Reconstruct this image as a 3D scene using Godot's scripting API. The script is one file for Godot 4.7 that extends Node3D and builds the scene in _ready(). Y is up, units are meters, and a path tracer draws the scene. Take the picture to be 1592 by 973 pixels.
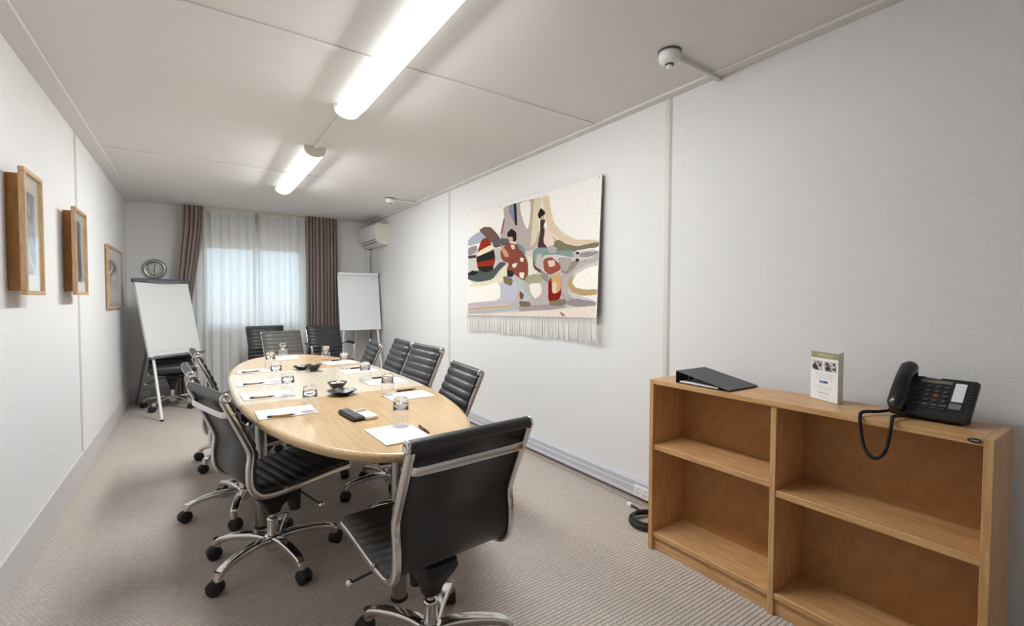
extends Node3D

# ---------------------------------------------------------------- mesh helpers
class MB:
	var v := PackedVector3Array()
	var uv := PackedVector2Array()
	var g := PackedInt32Array()
	var first := 0
	var group := 0

	func tri(a: Vector3, b: Vector3, c: Vector3, smooth := true, ua := Vector2.ZERO, ub := Vector2.ZERO, uc := Vector2.ZERO) -> void:
		v.append(a); v.append(b); v.append(c)
		uv.append(ua); uv.append(ub); uv.append(uc)
		g.append(group if smooth else -1)

	func quad(a: Vector3, b: Vector3, c: Vector3, d: Vector3, smooth := false) -> void:
		tri(a, b, c, smooth); tri(a, c, d, smooth)

	# a quad with the picture upright: a = lower left, b = lower right, c = upper right, d = upper left
	func sheet(a: Vector3, b: Vector3, c: Vector3, d: Vector3) -> void:
		tri(a, b, c, false, Vector2(0, 1), Vector2(1, 1), Vector2(1, 0))
		tri(a, c, d, false, Vector2(0, 1), Vector2(1, 0), Vector2(0, 0))

	# ends a closed piece: turns it inside out where its volume is negative
	func fin() -> void:
		var vol := 0.0
		var o := v[first] if first < v.size() else Vector3.ZERO
		for i in range(first, v.size(), 3):
			vol += (v[i] - o).dot((v[i + 1] - o).cross(v[i + 2] - o))
		if vol < 0.0:
			for i in range(first, v.size(), 3):
				var t := v[i + 1]; v[i + 1] = v[i + 2]; v[i + 2] = t
				var u := uv[i + 1]; uv[i + 1] = uv[i + 2]; uv[i + 2] = u
		first = v.size()
		group += 1

	func open() -> void:
		first = v.size()
		group += 1

	func box(c: Vector3, s: Vector3, bev := 0.0, t := Transform3D.IDENTITY) -> void:
		var h := s * 0.5
		var b: float = minf(bev, minf(h.x, minf(h.y, h.z)) * 0.95)
		if b <= 0.0:
			var k := []
			for i in 8:
				k.append(t * (c + Vector3(h.x if i & 1 else -h.x, h.y if i & 2 else -h.y, h.z if i & 4 else -h.z)))
			quad(k[0], k[2], k[3], k[1]); quad(k[4], k[5], k[7], k[6])
			quad(k[0], k[1], k[5], k[4]); quad(k[2], k[6], k[7], k[3])
			quad(k[0], k[4], k[6], k[2]); quad(k[1], k[3], k[7], k[5])
			fin(); return
		var p := {}
		for i in 8:
			var sg := Vector3(1 if i & 1 else -1, 1 if i & 2 else -1, 1 if i & 4 else -1)
			for ax in 3:
				var q := h - Vector3.ONE * b
				q[ax] = h[ax]
				p[i * 3 + ax] = t * (c + q * sg)
		for ax in 3:
			var m := 1 << ax
			var u := 1 << ((ax + 1) % 3)
			var w := 1 << ((ax + 2) % 3)
			for hi in [0, m]:
				var a: Vector3 = p[hi * 3 + ax]; var bb: Vector3 = p[(hi | u) * 3 + ax]; var cc: Vector3 = p[(hi | u | w) * 3 + ax]; var d: Vector3 = p[(hi | w) * 3 + ax]
				if hi == 0:
					quad(a, d, cc, bb)
				else:
					quad(a, bb, cc, d)
			for e in 4: # the four edges that run along ax
				var i0: int = (u if e & 1 else 0) | (w if e & 2 else 0)
				var i1: int = i0 | m
				var a1 := (ax + 1) % 3
				var a2 := (ax + 2) % 3
				if e == 0 or e == 3:
					quad(p[i0 * 3 + a1], p[i0 * 3 + a2], p[i1 * 3 + a2], p[i1 * 3 + a1])
				else:
					quad(p[i0 * 3 + a1], p[i1 * 3 + a1], p[i1 * 3 + a2], p[i0 * 3 + a2])
		for i in 8:
			var odd := ((i & 1) + ((i >> 1) & 1) + ((i >> 2) & 1)) % 2
			if odd:
				tri(p[i * 3], p[i * 3 + 1], p[i * 3 + 2], false)
			else:
				tri(p[i * 3], p[i * 3 + 2], p[i * 3 + 1], false)
		fin()

	# skin over rings of equal length
	func rings(r: Array, closed := true, cap := true, loop := false) -> void:
		var n: int = r[0].size()
		var m := r.size()
		for i in (m if loop else m - 1):
			var p: PackedVector3Array = r[i]
			var q: PackedVector3Array = r[(i + 1) % m]
			for j in (n if closed else n - 1):
				var k := (j + 1) % n
				var u0 := float(j) / n; var u1 := float(j + 1) / n
				var w0 := float(i) / m; var w1 := float(i + 1) / m
				if p[j].distance_squared_to(p[k]) > 1e-14:
					tri(p[j], p[k], q[k], true, Vector2(u0, w0), Vector2(u1, w0), Vector2(u1, w1))
				if q[j].distance_squared_to(q[k]) > 1e-14:
					tri(p[j], q[k], q[j], true, Vector2(u0, w0), Vector2(u1, w1), Vector2(u0, w1))
		if cap and closed and not loop:
			for e in [r[0], r[m - 1]]:
				var mid := Vector3.ZERO
				for x in e:
					mid += x
				mid /= n
				if mid.distance_squared_to(e[0]) < 1e-12:
					continue
				for j in n:
					if e == r[0]:
						tri(mid, e[(j + 1) % n], e[j], false)
					else:
						tri(mid, e[j], e[(j + 1) % n], false)
		if closed:
			fin()
		else:
			open()

	func cyl(a: Vector3, b: Vector3, r0: float, r1 := -1.0, n := 16) -> void:
		if r1 < 0.0:
			r1 = r0
		sweep(PackedVector3Array([a, b]), MB.round_profile(n), Vector3.ZERO, [r0, r1])

	static func round_profile(n: int, rx := 1.0, ry := 1.0) -> PackedVector2Array:
		var p := PackedVector2Array()
		for i in n:
			p.append(Vector2(cos(TAU * i / n) * rx, sin(TAU * i / n) * ry))
		return p

	# a rectangle with rounded corners
	static func soft_rect(w: float, h: float, r: float, k := 3) -> PackedVector2Array:
		var p := PackedVector2Array()
		for q in 4:
			var c := Vector2((w * 0.5 - r) * (1 if q == 0 or q == 3 else -1), (h * 0.5 - r) * (1 if q < 2 else -1))
			for i in k + 1:
				var a := PI * 0.5 * (q + float(i) / k)
				p.append(c + Vector2(cos(a), sin(a)) * r)
		return p

	func sweep(path: PackedVector3Array, prof: PackedVector2Array, up := Vector3.ZERO, sc := [], loop := false) -> void:
		var n := path.size()
		var rs := []
		var last := Vector3.ZERO
		for i in n:
			var t: Vector3
			if loop:
				t = (path[(i + 1) % n] - path[(i + n - 1) % n]).normalized()
			else:
				t = (path[mini(i + 1, n - 1)] - path[maxi(i - 1, 0)]).normalized()
			var side: Vector3
			if up != Vector3.ZERO:
				side = t.cross(up).normalized()
			elif last == Vector3.ZERO:
				side = t.cross(Vector3.UP if absf(t.y) < 0.9 else Vector3.RIGHT).normalized()
			else:
				side = (last - t * last.dot(t)).normalized()
			last = side
			var u2 := side.cross(t).normalized()
			var ring := PackedVector3Array()
			var k: Vector2 = Vector2.ONE
			if sc.size():
				var x = sc[mini(i, sc.size() - 1)]
				k = x if x is Vector2 else Vector2(x, x)
			for p in prof:
				ring.append(path[i] + side * p.x * k.x + u2 * p.y * k.y)
			rs.append(ring)
		rings(rs, true, true, loop)

	# points are (radius, height)
	func lathe(pts: Array, n := 24, t := Transform3D.IDENTITY, arc_sharp := false) -> void:
		var rs := []
		for p in pts:
			var ring := PackedVector3Array()
			for j in n:
				var a := TAU * j / n
				ring.append(t * Vector3(cos(a) * maxf(p.x, 0.00001), p.y, sin(a) * maxf(p.x, 0.00001)))
			rs.append(ring)
		rings(rs)

	func ball(c: Vector3, r: Vector3, n := 12, m := 8) -> void:
		var pts := []
		for i in m + 1:
			var a := -PI * 0.5 + PI * i / m
			pts.append(Vector2(cos(a), sin(a)))
		lathe(pts, n, Transform3D(Basis.from_scale(r), c))

	# outline in the plane (x, y) of t, thick along its z
	func prism(poly: PackedVector2Array, z0: float, z1: float, t := Transform3D.IDENTITY) -> void:
		var idx := Geometry2D.triangulate_polygon(poly)
		var pp := poly
		if Geometry2D.is_polygon_clockwise(poly):
			pp = poly.duplicate(); pp.reverse(); idx = Geometry2D.triangulate_polygon(pp)
		var n := pp.size()
		for i in range(0, idx.size(), 3):
			var a := pp[idx[i]]; var b := pp[idx[i + 1]]; var c := pp[idx[i + 2]]
			if (b - a).cross(c - a) < 0.0:
				var x := b; b = c; c = x
			tri(t * Vector3(a.x, a.y, z1), t * Vector3(b.x, b.y, z1), t * Vector3(c.x, c.y, z1), false)
			tri(t * Vector3(a.x, a.y, z0), t * Vector3(c.x, c.y, z0), t * Vector3(b.x, b.y, z0), false)
		for i in n:
			var a := pp[i]; var b := pp[(i + 1) % n]
			quad(t * Vector3(a.x, a.y, z0), t * Vector3(b.x, b.y, z0), t * Vector3(b.x, b.y, z1), t * Vector3(a.x, a.y, z1))
		fin()

	func mesh() -> ArrayMesh:
		var st := SurfaceTool.new()
		st.begin(Mesh.PRIMITIVE_TRIANGLES)
		for i in range(0, v.size(), 3):
			st.set_smooth_group(g[i / 3])
			st.set_uv(uv[i]); st.add_vertex(v[i])
			st.set_uv(uv[i + 2]); st.add_vertex(v[i + 2])
			st.set_uv(uv[i + 1]); st.add_vertex(v[i + 1])
		st.generate_normals()
		return st.commit()


var used := {}
var M := {}
var S := {}   # shared meshes

func numbered(called: String) -> String:
	if not used.has(called):
		used[called] = 0
		return called
	used[called] += 1
	return "%s_%03d" % [called, used[called]]

func metas(o: Node, label: String, category: String, group := "", kind := "") -> void:
	if label: o.set_meta("label", label)
	if category: o.set_meta("category", category)
	if group: o.set_meta("group", group)
	if kind: o.set_meta("kind", kind)

# a Node3D at the base of a thing; its children are its parts
func thing(called: String, label: String, category: String, at := Vector3.ZERO, turn := 0.0, group := "") -> Node3D:
	var o := Node3D.new()
	o.name = numbered(called)
	add_child(o, true)
	o.position = at
	o.rotation.y = turn
	metas(o, label, category, group)
	return o

func put(mesh: Mesh, mat: Material, called: String, parent: Node, t := Transform3D.IDENTITY, label := "") -> MeshInstance3D:
	var o := MeshInstance3D.new()
	o.mesh = mesh
	o.material_override = mat
	o.name = called
	o.transform = t
	o.cast_shadow = GeometryInstance3D.SHADOW_CASTING_SETTING_ON
	parent.add_child(o, true)
	if label: o.set_meta("label", label)
	return o

func part(b: MB, mat: Material, called: String, parent: Node, label := "") -> MeshInstance3D:
	return put(b.mesh(), mat, called, parent, Transform3D.IDENTITY, label)

func boxpart(c: Vector3, s: Vector3, mat: Material, called: String, parent: Node, bev := 0.0, label := "") -> MeshInstance3D:
	var b := MB.new()
	b.box(c, s, bev)
	return part(b, mat, called, parent, label)

func structure(b: MB, mat: Material, called: String, label := "", category := "") -> MeshInstance3D:
	var o := put(b.mesh(), mat, called, self)
	metas(o, label, category, "", "structure")
	return o

# smooth curve through points
func curve(pts: Array, per := 6) -> PackedVector3Array:
	var out := PackedVector3Array()
	var n := pts.size()
	for i in n - 1:
		var a: Vector3 = pts[maxi(i - 1, 0)]; var b: Vector3 = pts[i]; var c: Vector3 = pts[i + 1]; var d: Vector3 = pts[mini(i + 2, n - 1)]
		for k in per:
			out.append(b.cubic_interpolate(c, a, d, float(k) / per))
	out.append(pts[n - 1])
	return out

# ---------------------------------------------------------------- materials
func mat(c: Color, rough := 0.7, metal := 0.0, spec := 0.5) -> StandardMaterial3D:
	var m := StandardMaterial3D.new()
	m.albedo_color = c
	m.roughness = rough
	m.metallic = metal
	m.metallic_specular = spec
	return m

func rgb(r: int, g: int, b: int) -> Color:
	return Color(r / 255.0, g / 255.0, b / 255.0)

func tex(im: Image) -> ImageTexture:
	return ImageTexture.create_from_image(im)

func noise_img(size: int, freq: float, sd: int, oct := 4) -> Image:
	var n := FastNoiseLite.new()
	n.seed = sd
	n.noise_type = FastNoiseLite.TYPE_SIMPLEX_SMOOTH
	n.frequency = freq
	n.fractal_octaves = oct
	return n.get_seamless_image(size, size)

# two-tone grain; one noise tile stretched by the mapping, a second one for fine pores
func grain_tex(c0: Color, c1: Color, pores: Color, sd: int) -> ImageTexture:
	var size := 512
	var a := noise_img(size, 0.012, sd, 4)
	var b := noise_img(size, 0.09, sd + 7, 2)
	var im := Image.create(size, size, false, Image.FORMAT_RGB8)
	for y in size:
		for x in size:
			var t := smoothstep(0.25, 0.75, a.get_pixel(x, y).r)
			var c := c0.lerp(c1, t)
			var p := smoothstep(0.62, 0.85, b.get_pixel(x, y).r)
			im.set_pixel(x, y, c.lerp(pores, p * 0.5))
	return tex(im)

func tri_map(m: StandardMaterial3D, t: Texture2D, sc: Vector3) -> StandardMaterial3D:
	m.albedo_texture = t
	m.albedo_color = Color.WHITE
	m.uv1_triplanar = true
	m.uv1_world_triplanar = true
	m.uv1_scale = sc
	m.uv1_triplanar_sharpness = 8.0
	return m

func fill_poly(im: Image, p: PackedVector2Array, c: Color, rough := 0.0, rng: RandomNumberGenerator = null) -> void:
	var lo := Vector2(1e9, 1e9); var hi := -lo
	for q in p:
		lo = lo.min(q); hi = hi.max(q)
	for y in range(maxi(0, int(lo.y)), mini(im.get_height(), int(hi.y) + 1)):
		var xs := []
		for i in p.size():
			var a := p[i]; var b := p[(i + 1) % p.size()]
			if (a.y <= y) != (b.y <= y):
				xs.append(a.x + (y - a.y) / (b.y - a.y) * (b.x - a.x))
		xs.sort()
		for k in range(0, xs.size() - 1, 2):
			var j := rng.randf_range(-rough, rough) if rng else 0.0
			var x0 := clampi(int(xs[k] + j), 0, im.get_width())
			var x1 := clampi(int(xs[k + 1] + j) + 1, 0, im.get_width())
			if x1 > x0:
				im.fill_rect(Rect2i(x0, y, x1 - x0, 1), c)

func materials() -> void:
	M.wall = mat(rgb(235, 233, 231), 0.85, 0.0, 0.3)
	M.wall.uv1_triplanar = true; M.wall.uv1_world_triplanar = true
	M.wall.uv1_scale = Vector3(2.2, 2.2, 2.2)
	M.wall.heightmap_enabled = true
	M.wall.heightmap_texture = tex(noise_img(1024, 0.09, 3, 3))
	M.wall.heightmap_scale = 0.16
	M.ceiling = mat(rgb(225, 222, 219), 0.9, 0.0, 0.2)
	M.trim = mat(rgb(224, 221, 217), 0.5)
	M.batten = mat(rgb(219, 214, 206), 0.5)
	# carpet: rows of small loops, staggered, beige-grey with darker gaps of yarn
	var n := 512
	var cells := 18
	var hm := Image.create(n, n, false, Image.FORMAT_L8)
	var cm := Image.create(n, n, false, Image.FORMAT_RGB8)
	var rng := RandomNumberGenerator.new(); rng.seed = 11
	var jit := []
	for i in cells * cells * 2:
		jit.append(rng.randf())
	var fine := noise_img(n, 0.08, 5, 3)
	for y in n:
		for x in n:
			var fy := float(y) / n * cells
			var row := int(fy)
			var fx := float(x) / n * cells + (0.5 if row % 2 else 0.0)
			var col := int(fx) % cells
			var r: float = jit[row * cells + col]
			# small dark holes where four loops meet, shallow dips between loops
			var ux := fx - floorf(fx); var uy := fy - row
			var cx := minf(ux, 1.0 - ux); var cy := minf(uy, 1.0 - uy)
			var hole := 1.0 - smoothstep(0.10, 0.34, sqrt(cx * cx * 0.8 + cy * cy * 1.6))
			var h := (1.0 - hole) * (0.55 + 0.30 * sin(PI * uy) + 0.15 * sin(PI * ux)) * (0.92 + 0.08 * r)
			var f: float = fine.get_pixel(x, y).r
			hm.set_pixel(x, y, Color(h, h, h))
			var k := 0.93 + 0.05 * r + 0.07 * (f - 0.5)
			var gap: float = 1.0 - 0.24 * hole
			cm.set_pixel(x, y, Color(0.800 * k * gap, 0.750 * k * gap, 0.708 * k * gap))
	M.carpet = tri_map(mat(Color.WHITE, 0.95, 0.0, 0.15), tex(cm), Vector3(3.1, 3.1, 3.1))
	M.carpet.heightmap_enabled = true
	M.carpet.heightmap_texture = tex(hm)
	M.carpet.heightmap_scale = 0.35
	M.skirting = mat(rgb(196, 194, 200), 0.55)
	var beech := grain_tex(rgb(196, 165, 124), rgb(187, 155, 113), rgb(172, 139, 97), 21)
	var pale := grain_tex(rgb(212, 200, 180), rgb(206, 193, 171), rgb(194, 178, 152), 25)
	M.table = tri_map(mat(Color.WHITE, 0.22), beech, Vector3(7, 7, 0.3))
	M.table_mid = tri_map(mat(Color.WHITE, 0.22), pale, Vector3(7, 7, 0.3))
	var shelf := grain_tex(rgb(212, 168, 118), rgb(197, 150, 100), rgb(172, 124, 78), 31)
	M.wood_z = tri_map(mat(Color.WHITE, 0.38), shelf, Vector3(7, 7, 0.7))
	M.wood_y = tri_map(mat(Color.WHITE, 0.38), shelf, Vector3(7, 0.7, 7))
	M.hardboard = tri_map(mat(Color.WHITE, 0.6), grain_tex(rgb(186, 136, 84), rgb(176, 126, 76), rgb(158, 112, 66), 35), Vector3(2, 2, 2))
	M.frame_wood = tri_map(mat(Color.WHITE, 0.45), grain_tex(rgb(200, 166, 128), rgb(184, 148, 108), rgb(156, 120, 82), 37), Vector3(9, 1.5, 9))
	M.box_wood = tri_map(mat(Color.WHITE, 0.5), grain_tex(rgb(186, 130, 66), rgb(170, 114, 54), rgb(148, 98, 46), 39), Vector3(6, 1.2, 6))
	M.chrome = mat(rgb(222, 220, 218), 0.14, 1.0)
	M.steel = mat(rgb(178, 176, 172), 0.32, 1.0)
	M.leather = mat(rgb(45, 43, 44), 0.38, 0.0, 0.55)
	M.leather.uv1_triplanar = true
	M.leather.uv1_scale = Vector3(14, 14, 14)
	M.leather.heightmap_enabled = true
	M.leather.heightmap_texture = tex(noise_img(256, 0.12, 9, 2))
	M.leather.heightmap_scale = 0.04
	M.leather_painted_sheen = mat(rgb(92, 88, 82), 0.45)  # black leather with reflected light put into its colour as a lighter grey
	M.black = mat(rgb(26, 26, 27), 0.45)
	M.black_gloss = mat(rgb(20, 20, 22), 0.25)
	M.rubber = mat(rgb(24, 24, 25), 0.6)
	M.white = mat(rgb(232, 231, 228), 0.45)
	M.plastic_warm = mat(rgb(224, 219, 205), 0.45)
	M.paper = mat(rgb(230, 228, 224), 0.8)
	M.whiteboard = mat(rgb(226, 228, 228), 0.3)
	M.grey = mat(rgb(120, 121, 124), 0.5)
	M.dark_grey = mat(rgb(70, 71, 74), 0.5)
	M.alu = mat(rgb(200, 200, 202), 0.35, 0.9)
	M.ceramic = mat(rgb(46, 43, 40), 0.4)
	M.mint = mat(rgb(236, 230, 214), 0.5)
	M.pen_wood = mat(rgb(178, 134, 84), 0.5)
	M.glass = mat(Color(1, 1, 1, 0.0), 0.0)
	M.glass.transparency = BaseMaterial3D.TRANSPARENCY_ALPHA
	M.glass.refraction_enabled = true
	M.glass.refraction_scale = 0.05
	M.tumbler = mat(Color(0.97, 0.985, 0.99, 0.06), 0.02)
	M.tumbler.transparency = BaseMaterial3D.TRANSPARENCY_ALPHA
	M.pane = mat(Color(0.93, 0.97, 1.0, 0.05), 0.02)
	M.pane.transparency = BaseMaterial3D.TRANSPARENCY_ALPHA
	M.sheer = mat(Color(0.95, 0.945, 0.93, 0.91), 0.9)
	M.sheer.transparency = BaseMaterial3D.TRANSPARENCY_ALPHA_HASH
	M.sheer.backlight_enabled = true
	M.sheer.backlight = Color(0.62, 0.62, 0.62)
	# drape cloth: one mauve-brown weave
	M.drape = tri_map(mat(Color.WHITE, 0.9, 0.0, 0.2), grain_tex(rgb(157, 140, 134), rgb(151, 134, 129), rgb(144, 127, 122), 61), Vector3(12, 12, 12))
	M.drape.backlight_enabled = true
	M.drape.backlight = Color(0.12, 0.11, 0.11)
	M.glow = mat(rgb(250, 250, 248), 0.4)
	M.glow.emission_enabled = true
	M.glow.emission = Color(0.965, 0.985, 1.0)
	M.glow.emission_energy_multiplier = 2.2

# ---------------------------------------------------------------- the room
const XL := -0.675
const XR := 2.235
const ZB := -7.15
const ZF := 1.1
const HC := 2.40
const SHELF_TOP := 0.857
const TABLE_TOP := 0.735

func _ready() -> void:
	var cam := Camera3D.new()
	cam.name = "camera"
	cam.position = Vector3(0, 1.2533, 0)
	cam.rotation = Vector3(-0.03109, -0.59955, 0.00327)
	cam.fov = 68.16
	cam.near = 0.02
	cam.far = 200.0
	add_child(cam)
	cam.current = true

	var we := WorldEnvironment.new()
	we.name = "surroundings"
	var e := Environment.new()
	e.background_mode = Environment.BG_SKY
	var sky := Sky.new()
	var sm := ProceduralSkyMaterial.new()
	sm.sky_top_color = rgb(178, 212, 236)
	sm.sky_horizon_color = rgb(188, 220, 240)
	sm.ground_bottom_color = rgb(150, 152, 150)
	sm.ground_horizon_color = rgb(200, 208, 212)
	sm.sun_angle_max = 0.0
	sky.sky_material = sm
	e.sky = sky
	e.background_energy_multiplier = 4.6
	e.tonemap_mode = Environment.TONE_MAPPER_LINEAR
	e.tonemap_exposure = 1.0
	e.sdfgi_enabled = true
	e.ssao_enabled = true
	e.ssil_enabled = true
	we.environment = e
	add_child(we)
	materials()
	lamps()
	room()
	window_and_curtains()
	table()
	chairs()
	bookcase()
	on_the_bookcase()
	tapestry()
	pictures()
	flipcharts()
	wall_units()
	on_the_table()

# two ceiling battens, each a glowing diffuser with an area light of its size just below
func lamps() -> void:
	var spans := [[-2.885, -1.315, "long fluorescent ceiling light over the near half of the oval table"], [-5.335, -3.77, "fluorescent ceiling light closer to the curtained window"]]
	for i in 2:
		var z0: float = spans[i][0]; var z1: float = spans[i][1]
		var zc := (z0 + z1) * 0.5
		var t := thing("ceiling_light", spans[i][2], "light", Vector3(0.765, HC, zc), 0.0, "fluorescent ceiling lights")
		var half := (z1 - z0) * 0.5
		boxpart(Vector3(0, -0.0125, 0), Vector3(0.11, 0.025, half * 2.0 - 0.01), M.white, "spine", t, 0.003)
		# wrap-round diffuser: rounded belly, tapered at the ends
		var rs := []
		for k in 13:
			var f := -1.0 + 2.0 * k / 12.0
			var z := f * (half - 0.012)
			var sh: float = 1.0 - 0.12 * pow(absf(f), 24.0)
			var ring := PackedVector3Array()
			for j in 17:
				var a := PI * j / 16.0
				ring.append(Vector3(cos(a) * 0.075 * sh, -0.026 - pow(sin(a), 0.7) * 0.05 * sh, z))
			rs.append(ring)
		var b := MB.new()
		b.rings(rs)
		part(b, M.glow, "light_diffuser", t, "glowing white plastic diffuser")
		for sgn in [-1, 1]:
			var poly := PackedVector2Array()
			for j in 13:
				var a := PI * j / 12.0
				poly.append(Vector2(cos(a) * 0.077, -0.024 - sin(a) * 0.053))
			poly.append(Vector2(-0.077, -0.001)); poly.append(Vector2(0.077, -0.001))
			var cb := MB.new()
			cb.prism(poly, -0.006, 0.006, Transform3D(Basis.IDENTITY, Vector3(0, 0, sgn * (half - 0.006))))
			part(cb, M.plastic_warm if i == 1 and sgn == 1 else M.white, "end_cap", t)
		# the wrap-round diffuser shines down and to both sides: one area light in front of each face
		for face in [[0.0, 0.08, 1.55, Vector3(0, -0.081, 0)], [-1.0, 0.05, 1.62, Vector3(-0.064, -0.074, 0)], [1.0, 0.05, 1.62, Vector3(0.064, -0.074, 0)]]:
			var l := AreaLight3D.new()
			l.name = "tube_light"
			l.area_size = Vector2(face[1], half * 2.0 - 0.06)
			l.area_normalize_energy = true
			l.light_energy = face[2] * (0.90 if i == 0 else 1.15)
			l.light_color = Color(0.965, 0.985, 1.0)
			l.shadow_enabled = true
			l.area_range = 20.0
			l.transform = Transform3D(Basis(Vector3(0, 0, 1), face[0] * deg_to_rad(26.0)) * Basis(Vector3.RIGHT, -PI / 2), face[3])
			t.add_child(l, true)
	var c := MB.new()
	c.box(Vector3(0.765, HC - 0.009, (-2.885 - 3.77) * 0.5), Vector3(0.03, 0.018, 3.77 - 2.885 - 0.004), 0.003)
	var o := part(c, M.trim, "ceiling_conduit", self)
	metas(o, "flat white cable conduit joining the two ceiling lights", "conduit")

func room() -> void:
	var b := MB.new()
	b.box(Vector3((XL + XR) * 0.5, -0.1, (ZB + ZF) * 0.5), Vector3(XR - XL + 0.4, 0.2, ZF - ZB + 0.4))
	structure(b, M.carpet, "floor", "beige looped carpet floor", "floor")
	b = MB.new()
	b.box(Vector3((XL + XR) * 0.5, HC + 0.1, (ZB + ZF) * 0.5), Vector3(XR - XL + 0.4, 0.2, ZF - ZB + 0.4))
	var ceil := structure(b, M.ceiling, "ceiling", "white panel ceiling with cover strips", "ceiling")
	for z in [-4.695, -2.24, 0.215]:
		var s := MB.new()
		s.box(Vector3((XL + XR) * 0.5, HC - 0.004, z), Vector3(XR - XL - 0.16, 0.008, 0.045), 0.003)
		part(s, M.trim, "cover_strip", ceil)
	b = MB.new()
	b.box(Vector3(XL - 0.1, HC * 0.5, (ZB + ZF) * 0.5), Vector3(0.2, HC, ZF - ZB + 0.4))
	var wl := structure(b, M.wall, "wall_left", "white papered wall with three framed pictures", "wall")
	b = MB.new()
	b.box(Vector3(XR + 0.1, HC * 0.5, (ZB + ZF) * 0.5), Vector3(0.2, HC, ZF - ZB + 0.4))
	var wr := structure(b, M.wall, "wall_right", "white papered wall behind the tapestry and bookcase", "wall")
	b = MB.new()
	b.box(Vector3((XL + XR) * 0.5, HC * 0.5, ZF + 0.1), Vector3(XR - XL, HC, 0.2))
	structure(b, M.wall, "wall_front", "plain white wall at the door end", "wall")
	# back wall with the window opening
	var wx0 := 0.08; var wx1 := 1.275; var wy0 := 0.86; var wy1 := 1.95
	b = MB.new()
	b.box(Vector3((XL + wx0) * 0.5, HC * 0.5, ZB - 0.1), Vector3(wx0 - XL, HC, 0.2))
	b.box(Vector3((wx1 + XR) * 0.5, HC * 0.5, ZB - 0.1), Vector3(XR - wx1, HC, 0.2))
	b.box(Vector3((wx0 + wx1) * 0.5, wy0 * 0.5, ZB - 0.1), Vector3(wx1 - wx0, wy0, 0.2))
	b.box(Vector3((wx0 + wx1) * 0.5, (wy1 + HC) * 0.5, ZB - 0.1), Vector3(wx1 - wx0, HC - wy1, 0.2))
	structure(b, M.wall, "wall_back", "white wall round the curtained window", "wall")
	# vertical cover strips over the panel joints
	for q in [[wl, XL, -4.36, 1], [wl, XL, -1.66, 1], [wr, XR, -1.695, -1], [wr, XR, -4.455, -1]]:
		var s := MB.new()
		var x: float = q[1]; var sg: int = q[3]
		s.box(Vector3(x + sg * 0.002, HC * 0.5 + 0.06, q[2]), Vector3(0.004, HC - 0.14, 0.042), 0.0015)
		s.box(Vector3(x + sg * 0.005, HC * 0.5 + 0.06, q[2]), Vector3(0.006, HC - 0.142, 0.026), 0.002)
		part(s, M.batten, "cover_strip", q[0])
	# cornice strips: a flat band on the ceiling with a bead along its edge
	for q in [[XL, 0.09, 1, "trim_1"], [XR, 0.055, -1, "trim_2"]]:
		var s := MB.new()
		var x: float = q[0]; var w: float = q[1]; var sg: int = q[2]
		s.box(Vector3(x + sg * w * 0.5, HC - 0.006, (ZB + ZF) * 0.5), Vector3(w, 0.012, ZF - ZB), 0.002)
		s.cyl(Vector3(x + sg * w, HC - 0.005, ZB), Vector3(x + sg * w, HC - 0.005, ZF), 0.0085, -1, 10)
		structure(s, M.trim, q[3], "white cornice strip along the ceiling", "trim")
	# skirtings: carpet turned up the picture wall, grey cable ducting on the other walls
	b = MB.new()
	b.box(Vector3(XL + 0.006, 0.085, (ZB + ZF) * 0.5), Vector3(0.012, 0.17, ZF - ZB), 0.003)
	structure(b, mat(rgb(206, 201, 199), 0.85, 0.0, 0.2), "baseboard_left", "grey skirting along the picture wall", "skirting")
	var prof := PackedVector2Array([Vector2(0, 0.080), Vector2(0.028, 0.080), Vector2(0.028, 0.049), Vector2(0.034, 0.049), Vector2(0.036, 0.053), Vector2(0.036, 0.064), Vector2(0.031, 0.068), Vector2(0.031, 0.104), Vector2(0.027, 0.108), Vector2(0.027, 0.138), Vector2(0.021, 0.146), Vector2(0, 0.146)])
	b = MB.new()
	b.prism(prof, -ZF, -ZB, Transform3D(Basis(Vector3(-1, 0, 0), Vector3(0, 1, 0), Vector3(0, 0, -1)), Vector3(XR, 0, 0)))
	var br := structure(b, M.skirting, "baseboard_right", "grey cable skirting along the tapestry wall", "skirting")
	b = MB.new()
	b.box(Vector3(XR - 0.010, 0.018, (ZB + ZF) * 0.5), Vector3(0.020, 0.036, ZF - ZB), 0.004)
	part(b, M.carpet, "carpet_upturn", br, "carpet turned up against the wall")
	b = MB.new()
	b.prism(prof, XL + 0.012, XR - 0.037, Transform3D(Basis(Vector3(0, 0, 1), Vector3(0, 1, 0), Vector3(1, 0, 0)), Vector3(0, 0, ZB)))
	structure(b, M.skirting, "baseboard_back", "grey cable skirting under the window wall", "skirting")
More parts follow.
